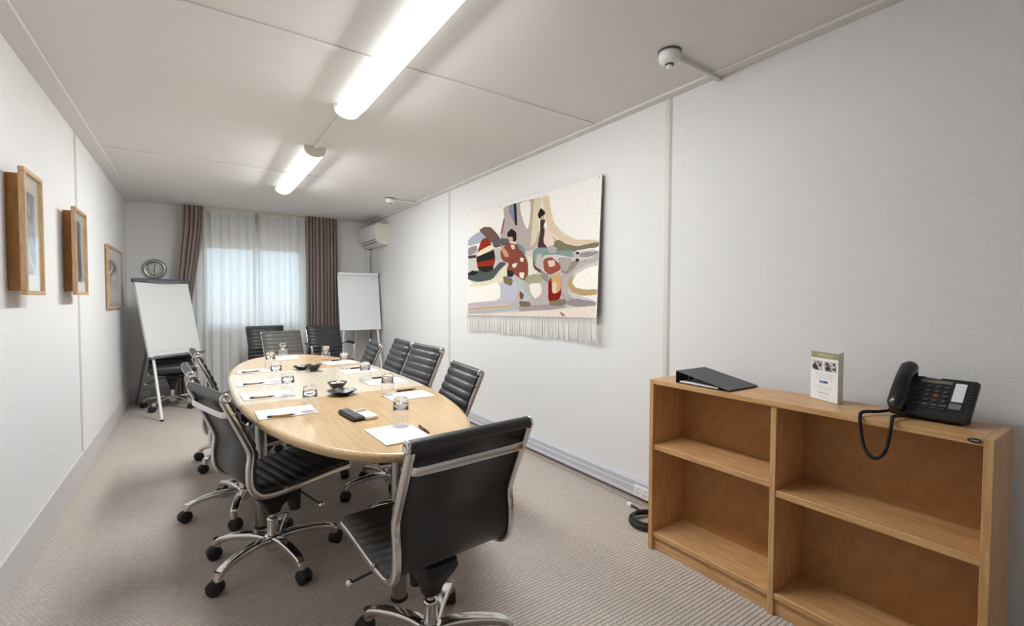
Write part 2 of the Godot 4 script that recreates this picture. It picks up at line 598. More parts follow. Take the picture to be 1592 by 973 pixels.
	# power sockets on the ducting
	for q in [["white power socket on the skirting beside the bookcase", Vector3(XR - 0.0305, 0.088, -1.83), PI / 2 * -1], ["white power socket on the skirting behind the left flip chart", Vector3(-0.53, 0.088, ZB + 0.0305), 0.0]]:
		var t := thing("power_socket", q[0], "socket", q[1], q[2])
		boxpart(Vector3(0, 0, 0.004), Vector3(0.115, 0.07, 0.008), M.white, "plate", t, 0.003)
		for sx in [-0.028, 0.028]:
			boxpart(Vector3(sx, 0.018, 0.0095), Vector3(0.016, 0.012, 0.003), M.white, "rocker_switch", t, 0.001)
			for k in 3:
				var a: float = [0.0, 0.6, -0.6][k]
				var s := MB.new()
				s.box(Vector3.ZERO, Vector3(0.0022, 0.009, 0.001), 0.0, Transform3D(Basis(Vector3(0, 0, 1), a), Vector3(sx + [0.0, -0.008, 0.008][k], -0.010 - (0.008 if k == 0 else 0.0), 0.0083)))
				part(s, M.dark_grey, "slot", t)

# pleated cloth between two heights; xa(f), xb(f) give its edges at height fraction f (0 = top)
func cloth(z: float, top: float, bottom: float, xl: Callable, xr: Callable, folds: float, depth: float, sd: int, n := 160, m := 20, crease := false) -> MB:
	var rng := RandomNumberGenerator.new(); rng.seed = sd
	var ph := []
	for i in 6:
		ph.append(rng.randf() * TAU)
	var b := MB.new()
	for i in m:
		for j in n:
			var q := []
			for c in [[i, j], [i + 1, j], [i + 1, j + 1], [i, j + 1]]:
				var f: float = float(c[0]) / m; var u: float = float(c[1]) / n
				var w: float = u * folds * TAU + 1.1 * sin(u * 7.0 + ph[0]) + 0.7 * sin(u * 17.0 + ph[1])
				var d: float = depth * (sin(w + 0.25 * sin(f * 4.0 + ph[2])) * (0.75 + 0.25 * sin(u * 23.0 + ph[3])) + 0.22 * sin(2.3 * w + ph[4] + f * 2.0))
				if crease: # round folds that meet in deep narrow valleys
					d = depth * (2.0 * absf(sin(w * 0.5 + 0.12 * sin(f * 4.0 + ph[2]))) - 1.0) * (0.85 + 0.15 * sin(u * 19.0 + ph[3]))
				d *= 0.65 + 0.35 * f
				var x: float = lerpf(xl.call(f), xr.call(f), u) + 0.25 * depth * cos(w)
				q.append([Vector3(x, lerpf(top, bottom, f), z + d), Vector2(u, f)])
			b.tri(q[0][0], q[1][0], q[2][0], true, q[0][1], q[1][1], q[2][1])
			b.tri(q[0][0], q[2][0], q[3][0], true, q[0][1], q[2][1], q[3][1])
	b.open()
	return b

func window_and_curtains() -> void:
	var wx0 := 0.08; var wx1 := 1.275; var wy0 := 0.86; var wy1 := 1.95
	var zc := ZB - 0.06
	var b := MB.new()
	var fw := 0.05
	b.box(Vector3(wx0 + fw * 0.5, (wy0 + wy1) * 0.5, zc), Vector3(fw, wy1 - wy0, 0.06), 0.004)
	b.box(Vector3(wx1 - fw * 0.5, (wy0 + wy1) * 0.5, zc), Vector3(fw, wy1 - wy0, 0.06), 0.004)
	b.box(Vector3((wx0 + wx1) * 0.5, wy0 + fw * 0.5, zc), Vector3(wx1 - wx0 - 2 * fw, fw, 0.06), 0.004)
	b.box(Vector3((wx0 + wx1) * 0.5, wy1 - fw * 0.5, zc), Vector3(wx1 - wx0 - 2 * fw, fw, 0.06), 0.004)
	b.box(Vector3(0.69, (wy0 + wy1) * 0.5, zc), Vector3(0.085, wy1 - wy0 - 2 * fw, 0.06), 0.004)
	var w := structure(b, M.white, "window_1", "white two-pane window behind sheer curtains", "window")
	for q in [[wx0 + fw, 0.6475], [0.7325, wx1 - fw]]:
		boxpart(Vector3((q[0] + q[1]) * 0.5, (wy0 + wy1) * 0.5, zc), Vector3(q[1] - q[0], wy1 - wy0 - 2 * fw, 0.006), M.pane, "pane", w)
	boxpart(Vector3((wx0 + wx1) * 0.5, wy0 - 0.012, ZB + 0.015), Vector3(wx1 - wx0 + 0.06, 0.024, 0.05), M.white, "window_sill", w, 0.004)
	# curtain track
	var t := thing("curtain_rail", "cream curtain rail fixed to the ceiling above the window", "rail", Vector3(0.7, HC, -7.04))
	boxpart(Vector3(0.09, -0.005, 0.085), Vector3(1.80, 0.010, 0.02), M.plastic_warm, "track", t, 0.003)
	boxpart(Vector3(0.0, -0.012, -0.035), Vector3(1.6, 0.024, 0.02), M.plastic_warm, "track", t, 0.003)
	# sheers: two lengths that meet at the middle
	var s1 := thing("sheer_curtain", "white see-through sheer curtain on the left half of the window", "curtain", Vector3.ZERO, 0.0, "sheer window curtains")
	part(cloth(-7.07, 2.375, 0.03, func(f): return -0.10 + 0.0 * f, func(f): return 0.672 + 0.006 * sin(f * 5.0), 8.5, 0.030, 4), M.sheer, "sheer_cloth", s1)
	part(hem(-7.07, -0.10, 0.672), M.sheer, "header_tape", s1)
	var s2 := thing("sheer_curtain", "white see-through sheer curtain on the right half of the window", "curtain", Vector3.ZERO, 0.0, "sheer window curtains")
	part(cloth(-7.062, 2.375, 0.03, func(f): return 0.704 + 0.006 * sin(f * 6.0), func(f): return 1.40, 7.5, 0.030, 8), M.sheer, "sheer_cloth", s2)
	part(hem(-7.062, 0.704, 1.40), M.sheer, "header_tape", s2)
	var d1 := thing("drape", "mauve pleated drape drawn to the left of the window", "curtain", Vector3.ZERO, 0.0, "pleated window drapes")
	part(cloth(-6.955, 2.389, 0.02, func(f): return lerpf(-0.125, -0.20, smoothstep(0.0, 0.5, f)), func(f): return lerpf(0.10, -0.05, smoothstep(0.0, 0.65, f)), 5.5, 0.048, 14, 200, 20, true), M.drape, "drape_cloth", d1)
	var d2 := thing("drape", "mauve pleated drape drawn to the right of the window", "curtain", Vector3.ZERO, 0.0, "pleated window drapes")
	part(cloth(-6.955, 2.389, 0.02, func(f): return 1.275 - 0.01 * f, func(f): return lerpf(1.70, 1.715, f), 9.5, 0.048, 19, 300, 20, true), M.drape, "drape_cloth", d2)

func hem(z: float, x0: float, x1: float) -> MB:
	var b := MB.new()
	b.box(Vector3((x0 + x1) * 0.5, 2.352, z), Vector3(x1 - x0, 0.045, 0.003), 0.001)
	return b

# ---------------------------------------------------------------- table
const TC := Vector2(0.648, -3.055)
const TA := 0.498
const TB := 1.60
const TN := 2.3

func oval(a: float) -> Vector2:
	var c := cos(a); var s := sin(a)
	return TC + Vector2(TA * signf(c) * pow(absf(c), 2.0 / TN), TB * signf(s) * pow(absf(s), 2.0 / TN))

func oval_normal(p: Vector2) -> Vector2:
	var d := p - TC
	return Vector2(signf(d.x) * pow(absf(d.x) / TA, TN - 1.0) / TA, signf(d.y) * pow(absf(d.y) / TB, TN - 1.0) / TB).normalized()

func table_section(z0: float, z1: float) -> Array:
	# outline of the section, counter-clockwise in (x, z)
	var line := []
	var n := 220
	for i in n:
		var p := oval(TAU * i / n)
		if p.y > z0 and p.y < z1:
			line.append([p, false])
	for z in [z0, z1]:
		if z > TC.y - TB and z < TC.y + TB:
			var x: float = TA * pow(1.0 - pow(absf(z - TC.y) / TB, TN), 1.0 / TN)
			line.append([Vector2(TC.x - x, z), true]); line.append([Vector2(TC.x + x, z), true])
	var mid := Vector2(TC.x, clampf((maxf(z0, TC.y - TB) + minf(z1, TC.y + TB)) * 0.5, z0, z1))
	line.sort_custom(func(a, b): return (a[0] - mid).angle() < (b[0] - mid).angle())
	var th := 0.034
	var r := th * 0.5
	var rings := []
	var steps := [[0.03, -th], [r, -th]]
	for k in 9:
		var a := -PI * 0.5 + PI * k / 8.0
		steps.append([r * (1.0 - cos(a)), -r + r * sin(a)])
	for s in steps:
		var ring := PackedVector3Array()
		for q in line:
			var p: Vector2 = q[0]
			var nn := oval_normal(p)
			if q[1]:
				nn = Vector2(signf(p.x - TC.x), 0)
			var w: Vector2 = p - nn * s[0]
			w.y = clampf(w.y, z0 + 0.0006, z1 - 0.0006)
			ring.append(Vector3(w.x, TABLE_TOP + s[1], w.y))
		rings.append(ring)
	return rings

func table() -> void:
	var t := thing("conference_table", "long oval beech conference table on round steel legs, pale middle leaf", "table", Vector3(TC.x, 0, TC.y))
	var back := Transform3D(Basis.IDENTITY, Vector3(-TC.x, 0, -TC.y))
	var cuts := [-99.0, -3.60, -2.565, 99.0]
	for i in 3:
		var r := table_section(cuts[i], cuts[i + 1])
		var b := MB.new()
		b.rings(r)
		var o := put(b.mesh(), M.table_mid if i == 1 else M.table, "table_leaf", t, back, ["rounded beech end leaf near the window", "pale middle leaf", "rounded beech end leaf near the bookcase"][i])
		o.name = "table_leaf"
	# under-frame rails
	for x in [-0.36, 0.36]:
		boxpart(Vector3(x, 0.677, 0.0), Vector3(0.03, 0.045, 1.5), M.dark_grey, "frame_rail", t, 0.002)
	for z in [-1.2, -0.4, 0.25, 1.2]:
		boxpart(Vector3(0, 0.677, z), Vector3(0.69 if absf(z) < 1.0 else 0.3, 0.045, 0.03), M.dark_grey, "frame_rail", t, 0.002)
	var lb := MB.new()
	lb.cyl(Vector3(0, 0.012, 0), Vector3(0, 0.70, 0), 0.031, -1, 28)
	var fb := MB.new()
	fb.lathe([Vector2(0, 0), Vector2(0.034, 0), Vector2(0.036, 0.004), Vector2(0.034, 0.014), Vector2(0, 0.014)], 24)
	var lm := lb.mesh(); var fm := fb.mesh()
	for p in [Vector2(0.685, -1.83), Vector2(0.28, -2.83), Vector2(0.95, -2.13), Vector2(0.396, -3.62), Vector2(1.0, -3.75), Vector2(0.65, -4.28)]:
		var l := put(lm, M.steel, "leg", t, Transform3D(Basis.IDENTITY, Vector3(p.x - TC.x, 0, p.y - TC.y)))
		put(fm, M.rubber, "foot", l)

# ---------------------------------------------------------------- chairs
# local: the chair faces -z, its column stands at the origin
func chair_profile() -> PackedVector3Array:
	return curve([Vector3(0, 0.440, -0.275), Vector3(0, 0.437, -0.20), Vector3(0, 0.424, -0.08), Vector3(0, 0.415, 0.03), Vector3(0, 0.414, 0.095), Vector3(0, 0.428, 0.138), Vector3(0, 0.466, 0.163), Vector3(0, 0.53, 0.166), Vector3(0, 0.585, 0.160), Vector3(0, 0.63, 0.168), Vector3(0, 0.735, 0.213), Vector3(0, 0.845, 0.262)], 6)

func pad(pts: PackedVector3Array, half: float, s0: float, rib: float, front: float, ribs_ok: bool) -> MB:
	# pts run from front to top; resample by length and lay a ribbed face on the sitter's side
	var cl := [0.0]
	for i in range(1, pts.size()):
		cl.append(cl[-1] + pts[i].distance_to(pts[i - 1]))
	var total: float = cl[-1]
	var n := int(total / rib * 8.0)
	var rs := []
	var k := 0
	for i in n + 1:
		var d: float = total * i / n
		while k < pts.size() - 2 and cl[k + 1] < d:
			k += 1
		var f: float = clampf((d - cl[k]) / maxf(cl[k + 1] - cl[k], 1e-6), 0, 1)
		var p := pts[k].lerp(pts[k + 1], f)
		var ta := (pts[mini(k + 2, pts.size() - 1)] - pts[maxi(k - 1, 0)]).normalized()
		var nor := Vector3(0, -ta.z, ta.y) * -1.0   # towards the sitter
		if nor.dot(Vector3(0, 1, -1)) < 0:
			nor = -nor
		var h := front
		if ribs_ok:
			h = 0.0035 + front * pow(absf(sin(PI * (d + s0) / rib)), 0.45)
		# narrow between the rails behind, lapping over them in front
		var a := p + nor * (h + 0.004)
		var c := p - nor * 0.006
		var f2 := p + nor * 0.0035
		var e := minf(0.005, h * 0.6)
		var wide := half + 0.014
		rs.append(PackedVector3Array([c + Vector3(-half, 0, 0), f2 + Vector3(-half, 0, 0), f2 + Vector3(-wide, 0, 0), a + Vector3(-wide + e, 0, 0), a + Vector3(-half * 0.5, 0, 0), a, a + Vector3(half * 0.5, 0, 0), a + Vector3(wide - e, 0, 0), f2 + Vector3(wide, 0, 0), f2 + Vector3(half, 0, 0), c + Vector3(half, 0, 0), c]))
	var b := MB.new()
	b.rings(rs)
	return b

func chair_meshes() -> void:
	var W := 0.415
	var prof := chair_profile()
	var half := W * 0.5 - 0.008
	var split := 0
	for i in prof.size():
		if prof[i].y > 0.43 and prof[i].z > 0.1:
			split = i; break
	S.seat = pad(prof.slice(0, split + 1), half, 0.012, 0.043, 0.014, true).mesh()
	S.backrest = pad(prof.slice(split), half, 0.0, 0.047, 0.013, true).mesh()
	var b := MB.new()
	var rail_path := PackedVector3Array()
	for i in prof.size():
		var ta := (prof[mini(i + 1, prof.size() - 1)] - prof[maxi(i - 1, 0)]).normalized()
		var nor := Vector3(0, ta.z, -ta.y)
		if nor.dot(Vector3(0, 1, -1)) < 0:
			nor = -nor
		rail_path.append(prof[i] - nor * 0.0105)
	b.sweep(rail_path, MB.soft_rect(0.026, 0.022, 0.006), Vector3.RIGHT)   # swept flat in the plane x = 0
	S.rail = b.mesh()
	# thick smooth seat cushion with a rounded front (one chair has it)
	b = MB.new()
	var crs := []
	for q in [[-0.305, 0.440, 0.470], [-0.300, 0.425, 0.492], [-0.27, 0.418, 0.508], [-0.18, 0.420, 0.515], [0.0, 0.420, 0.512], [0.10, 0.422, 0.505], [0.135, 0.430, 0.49]]:
		var ring := PackedVector3Array()
		var hh: float = (q[2] - q[1]) * 0.5
		for p2 in MB.soft_rect(0.43, hh * 2.0, minf(hh * 0.8, 0.03), 3):
			ring.append(Vector3(p2.x, (q[1] + q[2]) * 0.5 + p2.y, q[0]))
		crs.append(ring)
	b.rings(crs)
	S.cushion = b.mesh()
	# rolls at the top and at the front edge
	b = MB.new(); b.cyl(Vector3(-W * 0.5 - 0.006, 0.85, 0.264), Vector3(W * 0.5 + 0.006, 0.85, 0.264), 0.019, -1, 20); S.top_roll = b.mesh()
	b = MB.new(); b.cyl(Vector3(-W * 0.5 + 0.008, 0.437, -0.279), Vector3(W * 0.5 - 0.008, 0.437, -0.279), 0.014, -1, 16); S.front_roll = b.mesh()
	b = MB.new()
	b.lathe([Vector2(0, 0), Vector2(0.0205, 0), Vector2(0.0205, 0.006), Vector2(0.016, 0.010), Vector2(0.008, 0.0105), Vector2(0.007, 0.008), Vector2(0, 0.008)], 20, Transform3D(Basis(Vector3(0, 0, 1), -PI / 2), Vector3.ZERO))
	S.cap = b.mesh()
	# chrome brace across the back
	b = MB.new()
	var zb := 0.240
	var e := W * 0.5 - 0.010
	b.sweep(curve([Vector3(-e, 0.778, zb - 0.006), Vector3(-e, 0.778, zb + 0.010), Vector3(-e + 0.008, 0.778, zb + 0.022), Vector3(-e + 0.032, 0.778, zb + 0.028), Vector3(0, 0.778, zb + 0.030), Vector3(e - 0.032, 0.778, zb + 0.028), Vector3(e - 0.008, 0.778, zb + 0.022), Vector3(e, 0.778, zb + 0.010), Vector3(e, 0.778, zb - 0.006)], 4), MB.soft_rect(0.009, 0.027, 0.004), Vector3.UP)
	S.brace = b.mesh()
	b = MB.new()
	b.lathe([Vector2(0, 0), Vector2(0.009, 0), Vector2(0.008, 0.003), Vector2(0, 0.004)], 14, Transform3D(Basis(Vector3(0, 0, 1), -PI / 2), Vector3.ZERO))
	S.bolt = b.mesh()
	# cross bar under the seat, with its arms to the rails
	b = MB.new()
	b.sweep(curve([Vector3(-W * 0.5, 0.410, 0.02), Vector3(-W * 0.5 + 0.03, 0.385, 0.02), Vector3(-0.08, 0.365, 0.02), Vector3(0.08, 0.365, 0.02), Vector3(W * 0.5 - 0.03, 0.385, 0.02), Vector3(W * 0.5, 0.410, 0.02)], 4), MB.soft_rect(0.05, 0.014, 0.005), Vector3.UP)
	S.crossbar = b.mesh()
	# mechanism housing: wedge that narrows down to the column
	b = MB.new()
	var rs := []
	for q in [[0.235, 0.030, 0.030, 0.0], [0.262, 0.036, 0.038, 0.0], [0.29, 0.046, 0.062, -0.008], [0.325, 0.056, 0.10, -0.02], [0.352, 0.062, 0.125, -0.03], [0.372, 0.058, 0.12, -0.03]]:
		var ring := PackedVector3Array()
		for p in MB.soft_rect(q[1] * 2.0, q[2] * 2.0, 0.018, 3):
			ring.append(Vector3(p.x, q[0], p.y + q[3]))
		rs.append(ring)
	b.rings(rs)
	S.mechanism = b.mesh()
	b = MB.new(); b.cyl(Vector3(0, 0.215, -0.105), Vector3(0, 0.315, -0.105), 0.026, 0.030, 18); S.tension_knob = b.mesh()
	b = MB.new()
	b.sweep(curve([Vector3(0.05, 0.345, -0.06), Vector3(0.13, 0.343, -0.075), Vector3(0.19, 0.318, -0.10), Vector3(0.232, 0.303, -0.115)], 4), MB.round_profile(10, 0.0045, 0.0045))
	S.lever = b.mesh()
	b = MB.new(); b.ball(Vector3(0.240, 0.300, -0.118), Vector3.ONE * 0.0145, 14, 10); S.lever_knob = b.mesh()
	# column
	b = MB.new()
	b.cyl(Vector3(0, 0.075, 0), Vector3(0, 0.20, 0), 0.0255, 0.024, 22)
	b.lathe([Vector2(0, 0.198), Vector2(0.026, 0.198), Vector2(0.026, 0.206), Vector2(0.018, 0.212), Vector2(0, 0.212)], 22)
	S.column = b.mesh()
	b = MB.new(); b.cyl(Vector3(0, 0.208, 0), Vector3(0, 0.245, 0), 0.0145, -1, 18); S.piston = b.mesh()
	b = MB.new(); b.cyl(Vector3(0, 0.208, 0), Vector3(0, 0.34, 0), 0.0145, -1, 18); S.piston_high = b.mesh()
	# star base
	b = MB.new()
	b.lathe([Vector2(0.0, 0.06), Vector2(0.034, 0.06), Vector2(0.040, 0.075), Vector2(0.040, 0.115), Vector2(0.034, 0.128), Vector2(0.0, 0.128)], 24)
	S.hub = b.mesh()
	b = MB.new()
	var lp := curve([Vector3(0, 0.108, 0.02), Vector3(0, 0.118, 0.08), Vector3(0, 0.117, 0.15), Vector3(0, 0.107, 0.22), Vector3(0, 0.094, 0.260), Vector3(0, 0.076, 0.280)], 4)
	var scs := []
	for i in lp.size():
		var f := float(i) / (lp.size() - 1)
		scs.append(Vector2(lerpf(1.0, 0.72, f), lerpf(1.0, 0.85, f)))
	b.sweep(lp, MB.soft_rect(0.052, 0.030, 0.011, 4), Vector3.UP, scs)
	b.cyl(Vector3(0, 0.060, 0.279), Vector3(0, 0.098, 0.274), 0.0175, 0.018, 18)
	S.star_leg = b.mesh()
	# twin-wheel caster under a hood, its stem at the origin
	b = MB.new()
	for sx in [-0.0135, 0.0135]:
		b.lathe([Vector2(0, -0.0105), Vector2(0.020, -0.0105), Vector2(0.0285, -0.0085), Vector2(0.030, 0.0), Vector2(0.0285, 0.0085), Vector2(0.020, 0.0105), Vector2(0, 0.0105)], 20, Transform3D(Basis(Vector3(0, 0, 1), PI / 2), Vector3(sx, 0.030, 0.012)))
	S.caster_wheels = b.mesh()
	b = MB.new()
	rs = []
	for i in 11:
		var a := deg_to_rad(-20.0 + 185.0 * i / 10.0)
		var c := Vector3(0, 0.030, 0.012)
		var ring := PackedVector3Array()
		for q in [[-0.022, 0.0315], [-0.015, 0.0345], [0.015, 0.0345], [0.022, 0.0315], [0.022, 0.029], [-0.022, 0.029]]:
			ring.append(c + Vector3(q[0], sin(a) * q[1], -cos(a) * q[1]))
		rs.append(ring)
	b.rings(rs)
	b.cyl(Vector3(0, 0.048, 0), Vector3(0, 0.068, 0), 0.010, -1, 12)
	S.caster_hood = b.mesh()
	# chrome loop arm with black pad (only one chair shows them)
	b = MB.new()
	b.sweep(curve([Vector3(0, 0.62, 0.165), Vector3(0.03, 0.635, 0.14), Vector3(0.045, 0.64, 0.04), Vector3(0.045, 0.64, -0.09), Vector3(0.045, 0.615, -0.135), Vector3(0.035, 0.52, -0.12), Vector3(0.01, 0.43, -0.08)], 5), MB.soft_rect(0.014, 0.024, 0.005), Vector3.RIGHT)
	S.arm = b.mesh()
	b = MB.new(); b.box(Vector3(0.045, 0.656, -0.02), Vector3(0.04, 0.02, 0.22), 0.008); S.arm_pad = b.mesh()

func chair(label: String, at: Vector2, turn: float, base_turn: float, raised := 0.0, arms := false, skin: Material = null, cushion := false) -> Node3D:
	var t := thing("office_chair", label, "chair", Vector3(at.x, 0, at.y), turn, "ribbed leather office chairs on chrome star bases")
	var up := Transform3D(Basis.IDENTITY, Vector3(0, raised, 0))
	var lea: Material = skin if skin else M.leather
	put(S.cushion if cushion else S.seat, lea, "seat", t, up)
	put(S.backrest, lea, "backrest", t, up)
	put(S.top_roll, lea, "top_roll", t, up)
	if not cushion:
		put(S.front_roll, lea, "front_roll", t, up)
	for sg in [-1, 1]:
		var rail := put(S.rail, M.chrome, "side_rail", t, up * Transform3D(Basis.IDENTITY, Vector3(sg * 0.2075, 0, 0)), "chrome side rail")
		var face := Basis.IDENTITY if sg > 0 else Basis(Vector3.UP, PI)
		put(S.cap, M.chrome, "end_cap", rail, Transform3D(face, Vector3(sg * 0.005, 0.85, 0.264)))
		put(S.cap, M.chrome, "end_cap", rail, Transform3D(face.scaled(Vector3(0.75, 0.75, 0.75)), Vector3(-sg * 0.008, 0.437, -0.279)))
		put(S.bolt, M.steel, "bolt", rail, Transform3D(face, Vector3(sg * 0.0075, 0.778, 0.236)))
		put(S.bolt, M.steel, "bolt", rail, Transform3D(face, Vector3(sg * 0.0075, 0.416, 0.03)))
		var mir := Transform3D(Basis.from_scale(Vector3(sg, 1, 1)), Vector3.ZERO)
		if sg < 0:
			mir = Transform3D(Basis(Vector3(-1, 0, 0), Vector3(0, 1, 0), Vector3(0, 0, 1)), Vector3.ZERO)
		var lev := put(S.lever, M.black, "lever", t, up * mir)
		put(S.lever_knob, M.chrome, "knob", lev)
		if arms:
			var ar := put(S.arm, M.chrome, "armrest", t, up * mir * Transform3D(Basis.IDENTITY, Vector3(0.215, 0, 0)))
			put(S.arm_pad, M.black, "arm_pad", ar)
	put(S.brace, M.chrome, "back_brace", t, up, "chrome bar across the back")
	put(S.crossbar, M.black, "crossbar", t, up)
	put(S.mechanism, M.black, "mechanism", t, up, "black tilt mechanism")
	put(S.tension_knob, M.black, "tension_knob", t, up)
	put(S.piston if raised < 0.01 else S.piston_high, M.chrome, "piston", t)
	put(S.column, M.chrome, "column", t)
	put(S.hub, M.chrome, "hub", t)
	var rng := RandomNumberGenerator.new(); rng.seed = int(absf(at.x * 1000.0) + absf(at.y * 777.0))
	for k in 5:
		var a := deg_to_rad(base_turn) - turn + TAU * k / 5.0
		var rt := Transform3D(Basis(Vector3.UP, a), Vector3.ZERO)
		put(S.star_leg, M.chrome, "leg", t, rt)
		var cas := put(S.caster_hood, M.rubber, "caster", t, rt * Transform3D(Basis(Vector3.UP, rng.randf_range(-1.2, 1.2)), Vector3(0, 0, 0.279)), "black twin-wheel caster")
		put(S.caster_wheels, M.rubber, "wheel", cas)
	return t

func chairs() -> void:
	chair_meshes()
	var q := PI / 2
	chair("black office chair at the table end near the bookcase, chrome bar across its back", Vector2(0.66, -1.459), 0.075, -4.0)
	chair("black office chair on the picture side, closest to the bookcase end of the table", Vector2(0.288, -2.437), -1.301, 17.0)
	chair("black office chair, middle one of three on the picture side of the table", Vector2(0.22, -3.15), -1.50, -14.0)
	chair("black office chair on the picture side, closest to the window", Vector2(0.25, -4.12), -1.50, -50.0)
	chair("black office chair on the tapestry side, closest to the bookcase", Vector2(1.025, -2.385), q - 0.12, 20.5)
	chair("black office chair, second from the bookcase on the tapestry side of the table", Vector2(1.03, -2.90), q + 0.02, 53.0, 0.068)
	chair("black office chair, third from the bookcase on the tapestry side of the table", Vector2(1.065, -3.45), q - 0.08, 17.0, 0.06)
	chair("black office chair on the tapestry side, closest to the window", Vector2(1.045, -4.08), q - 0.12, 40.0)
	chair("black ribbed office chair at the window end of the table, reflected light painted in as grey", Vector2(0.87, -5.72), PI + 0.20, 12.0, 0.0, false, M.leather_painted_sheen)
	chair("black office chair against the sheer curtain, behind the chair at the window end of the table", Vector2(0.75, -6.36), PI + 0.12, 40.0, 0.03)
	chair("black office chair with chrome armrests before the right drape", Vector2(1.40, -6.16), PI + 0.10, 5.0, 0.03, true)
	chair("black office chair with a thick smooth seat cushion behind the flip chart", Vector2(-0.235, -6.57), PI + 0.05, 36.0, 0.0, false, null, true)

# ---------------------------------------------------------------- bookcase and what stands on it
func bookcase() -> void:
	var x0 := 1.863; var x1 := 2.115
	var z0 := -1.506; var z1 := -0.300
	var th := 0.022
	var t := thing("bookcase", "low beech bookcase with four empty compartments against the wall", "bookcase", Vector3((x0 + x1) * 0.5, 0, (z0 + z1) * 0.5))
	var o := Vector3((x0 + x1) * 0.5, 0, (z0 + z1) * 0.5)
	var xc := (x0 + x1) * 0.5; var dx := x1 - x0
	var add := func(c: Vector3, s: Vector3, m: Material, called: String, label := ""):
		boxpart(c - o, s, m, called, t, 0.0012, label)
	for z in [z0 + th * 0.5, z1 - th * 0.5]:
		add.call(Vector3(xc, 0.4275, z), Vector3(dx, 0.855, th), M.wood_y, "side_panel")
	add.call(Vector3(xc, 0.855 - th * 0.5, (z0 + z1) * 0.5), Vector3(dx - 0.001, th, z1 - z0 - 2 * th), M.wood_z, "top")
	var zd := -0.910
	add.call(Vector3(xc + 0.003, 0.4165, zd), Vector3(dx - 0.008, 0.833, th), M.wood_y, "divider")
	for q in [[z0 + th, zd - th * 0.5, 0.531], [zd + th * 0.5, z1 - th, 0.502]]:
		var zc: float = (q[0] + q[1]) * 0.5; var dz: float = q[1] - q[0]
		add.call(Vector3(xc + 0.003, q[2] - 0.0125, zc), Vector3(dx - 0.014, 0.025, dz - 0.001), M.wood_z, "shelf")
		add.call(Vector3(xc + 0.003, 0.090 - 0.011, zc), Vector3(dx - 0.014, th, dz - 0.001), M.wood_z, "shelf")
		add.call(Vector3(x0 + 0.030, 0.034, zc), Vector3(0.016, 0.068, dz - 0.001), M.wood_z, "kickboard")
		add.call(Vector3(x1 - 0.0045, 0.46, zc), Vector3(0.005, 0.74, dz - 0.001), M.hardboard, "back_panel", "brown hardboard back")
	# small oval maker's badge on the top edge
	var b := MB.new()
	var tb := Transform3D(Basis(Vector3(0, 0, 1), PI / 2), Vector3(x0 - 0.0005, 0.846, -0.340) - o)
	b.lathe([Vector2(0, 0), Vector2(0.016, 0), Vector2(0.016, 0.0015), Vector2(0.014, 0.0025), Vector2(0, 0.0025)], 28, tb * Transform3D(Basis.from_scale(Vector3(0.42, 1, 1)), Vector3.ZERO))
	var badge := part(b, M.black_gloss, "badge", t, "small dark oval badge with a silver line")
	b = MB.new()
	b.box(Vector3(x0 - 0.0034, 0.846, -0.340) - o, Vector3(0.0008, 0.0028, 0.019), 0.0003)
	part(b, M.alu, "badge_line", badge)
	# black cable loops lying on the carpet by its end
	var c := thing("coiled_cable", "black cable coiled on the carpet beside the bookcase end", "cable", Vector3(2.06, 0, -1.67))
	var path := []
	for i in 75:
		var a := TAU * 3.0 * i / 74.0
		var r := 0.098 - 0.009 * floorf(a / TAU) - 0.004 * sin(a * 0.5)
		path.append(Vector3(cos(a) * r * 1.05, 0.0095 + 0.011 * (a / TAU) + 0.002 * sin(a * 2.0), sin(a) * r * 0.95))
	b = MB.new()
	b.sweep(PackedVector3Array(path), MB.round_profile(8, 0.0088, 0.0088))
	part(b, M.rubber, "cable_loops", c)
	b = MB.new()
	b.sweep(curve([Vector3(0.07, 0.012, -0.09), Vector3(0.085, 0.012, -0.15), Vector3(0.088, 0.010, -0.19)], 5), MB.round_profile(8, 0.0055, 0.0055))
	part(b, M.rubber, "cable_tail", c)
	b = MB.new()
	b.box(Vector3(0.0885, 0.012, -0.207), Vector3(0.018, 0.022, 0.034), 0.003)
	part(b, M.white, "plug", c, "pale plug end")

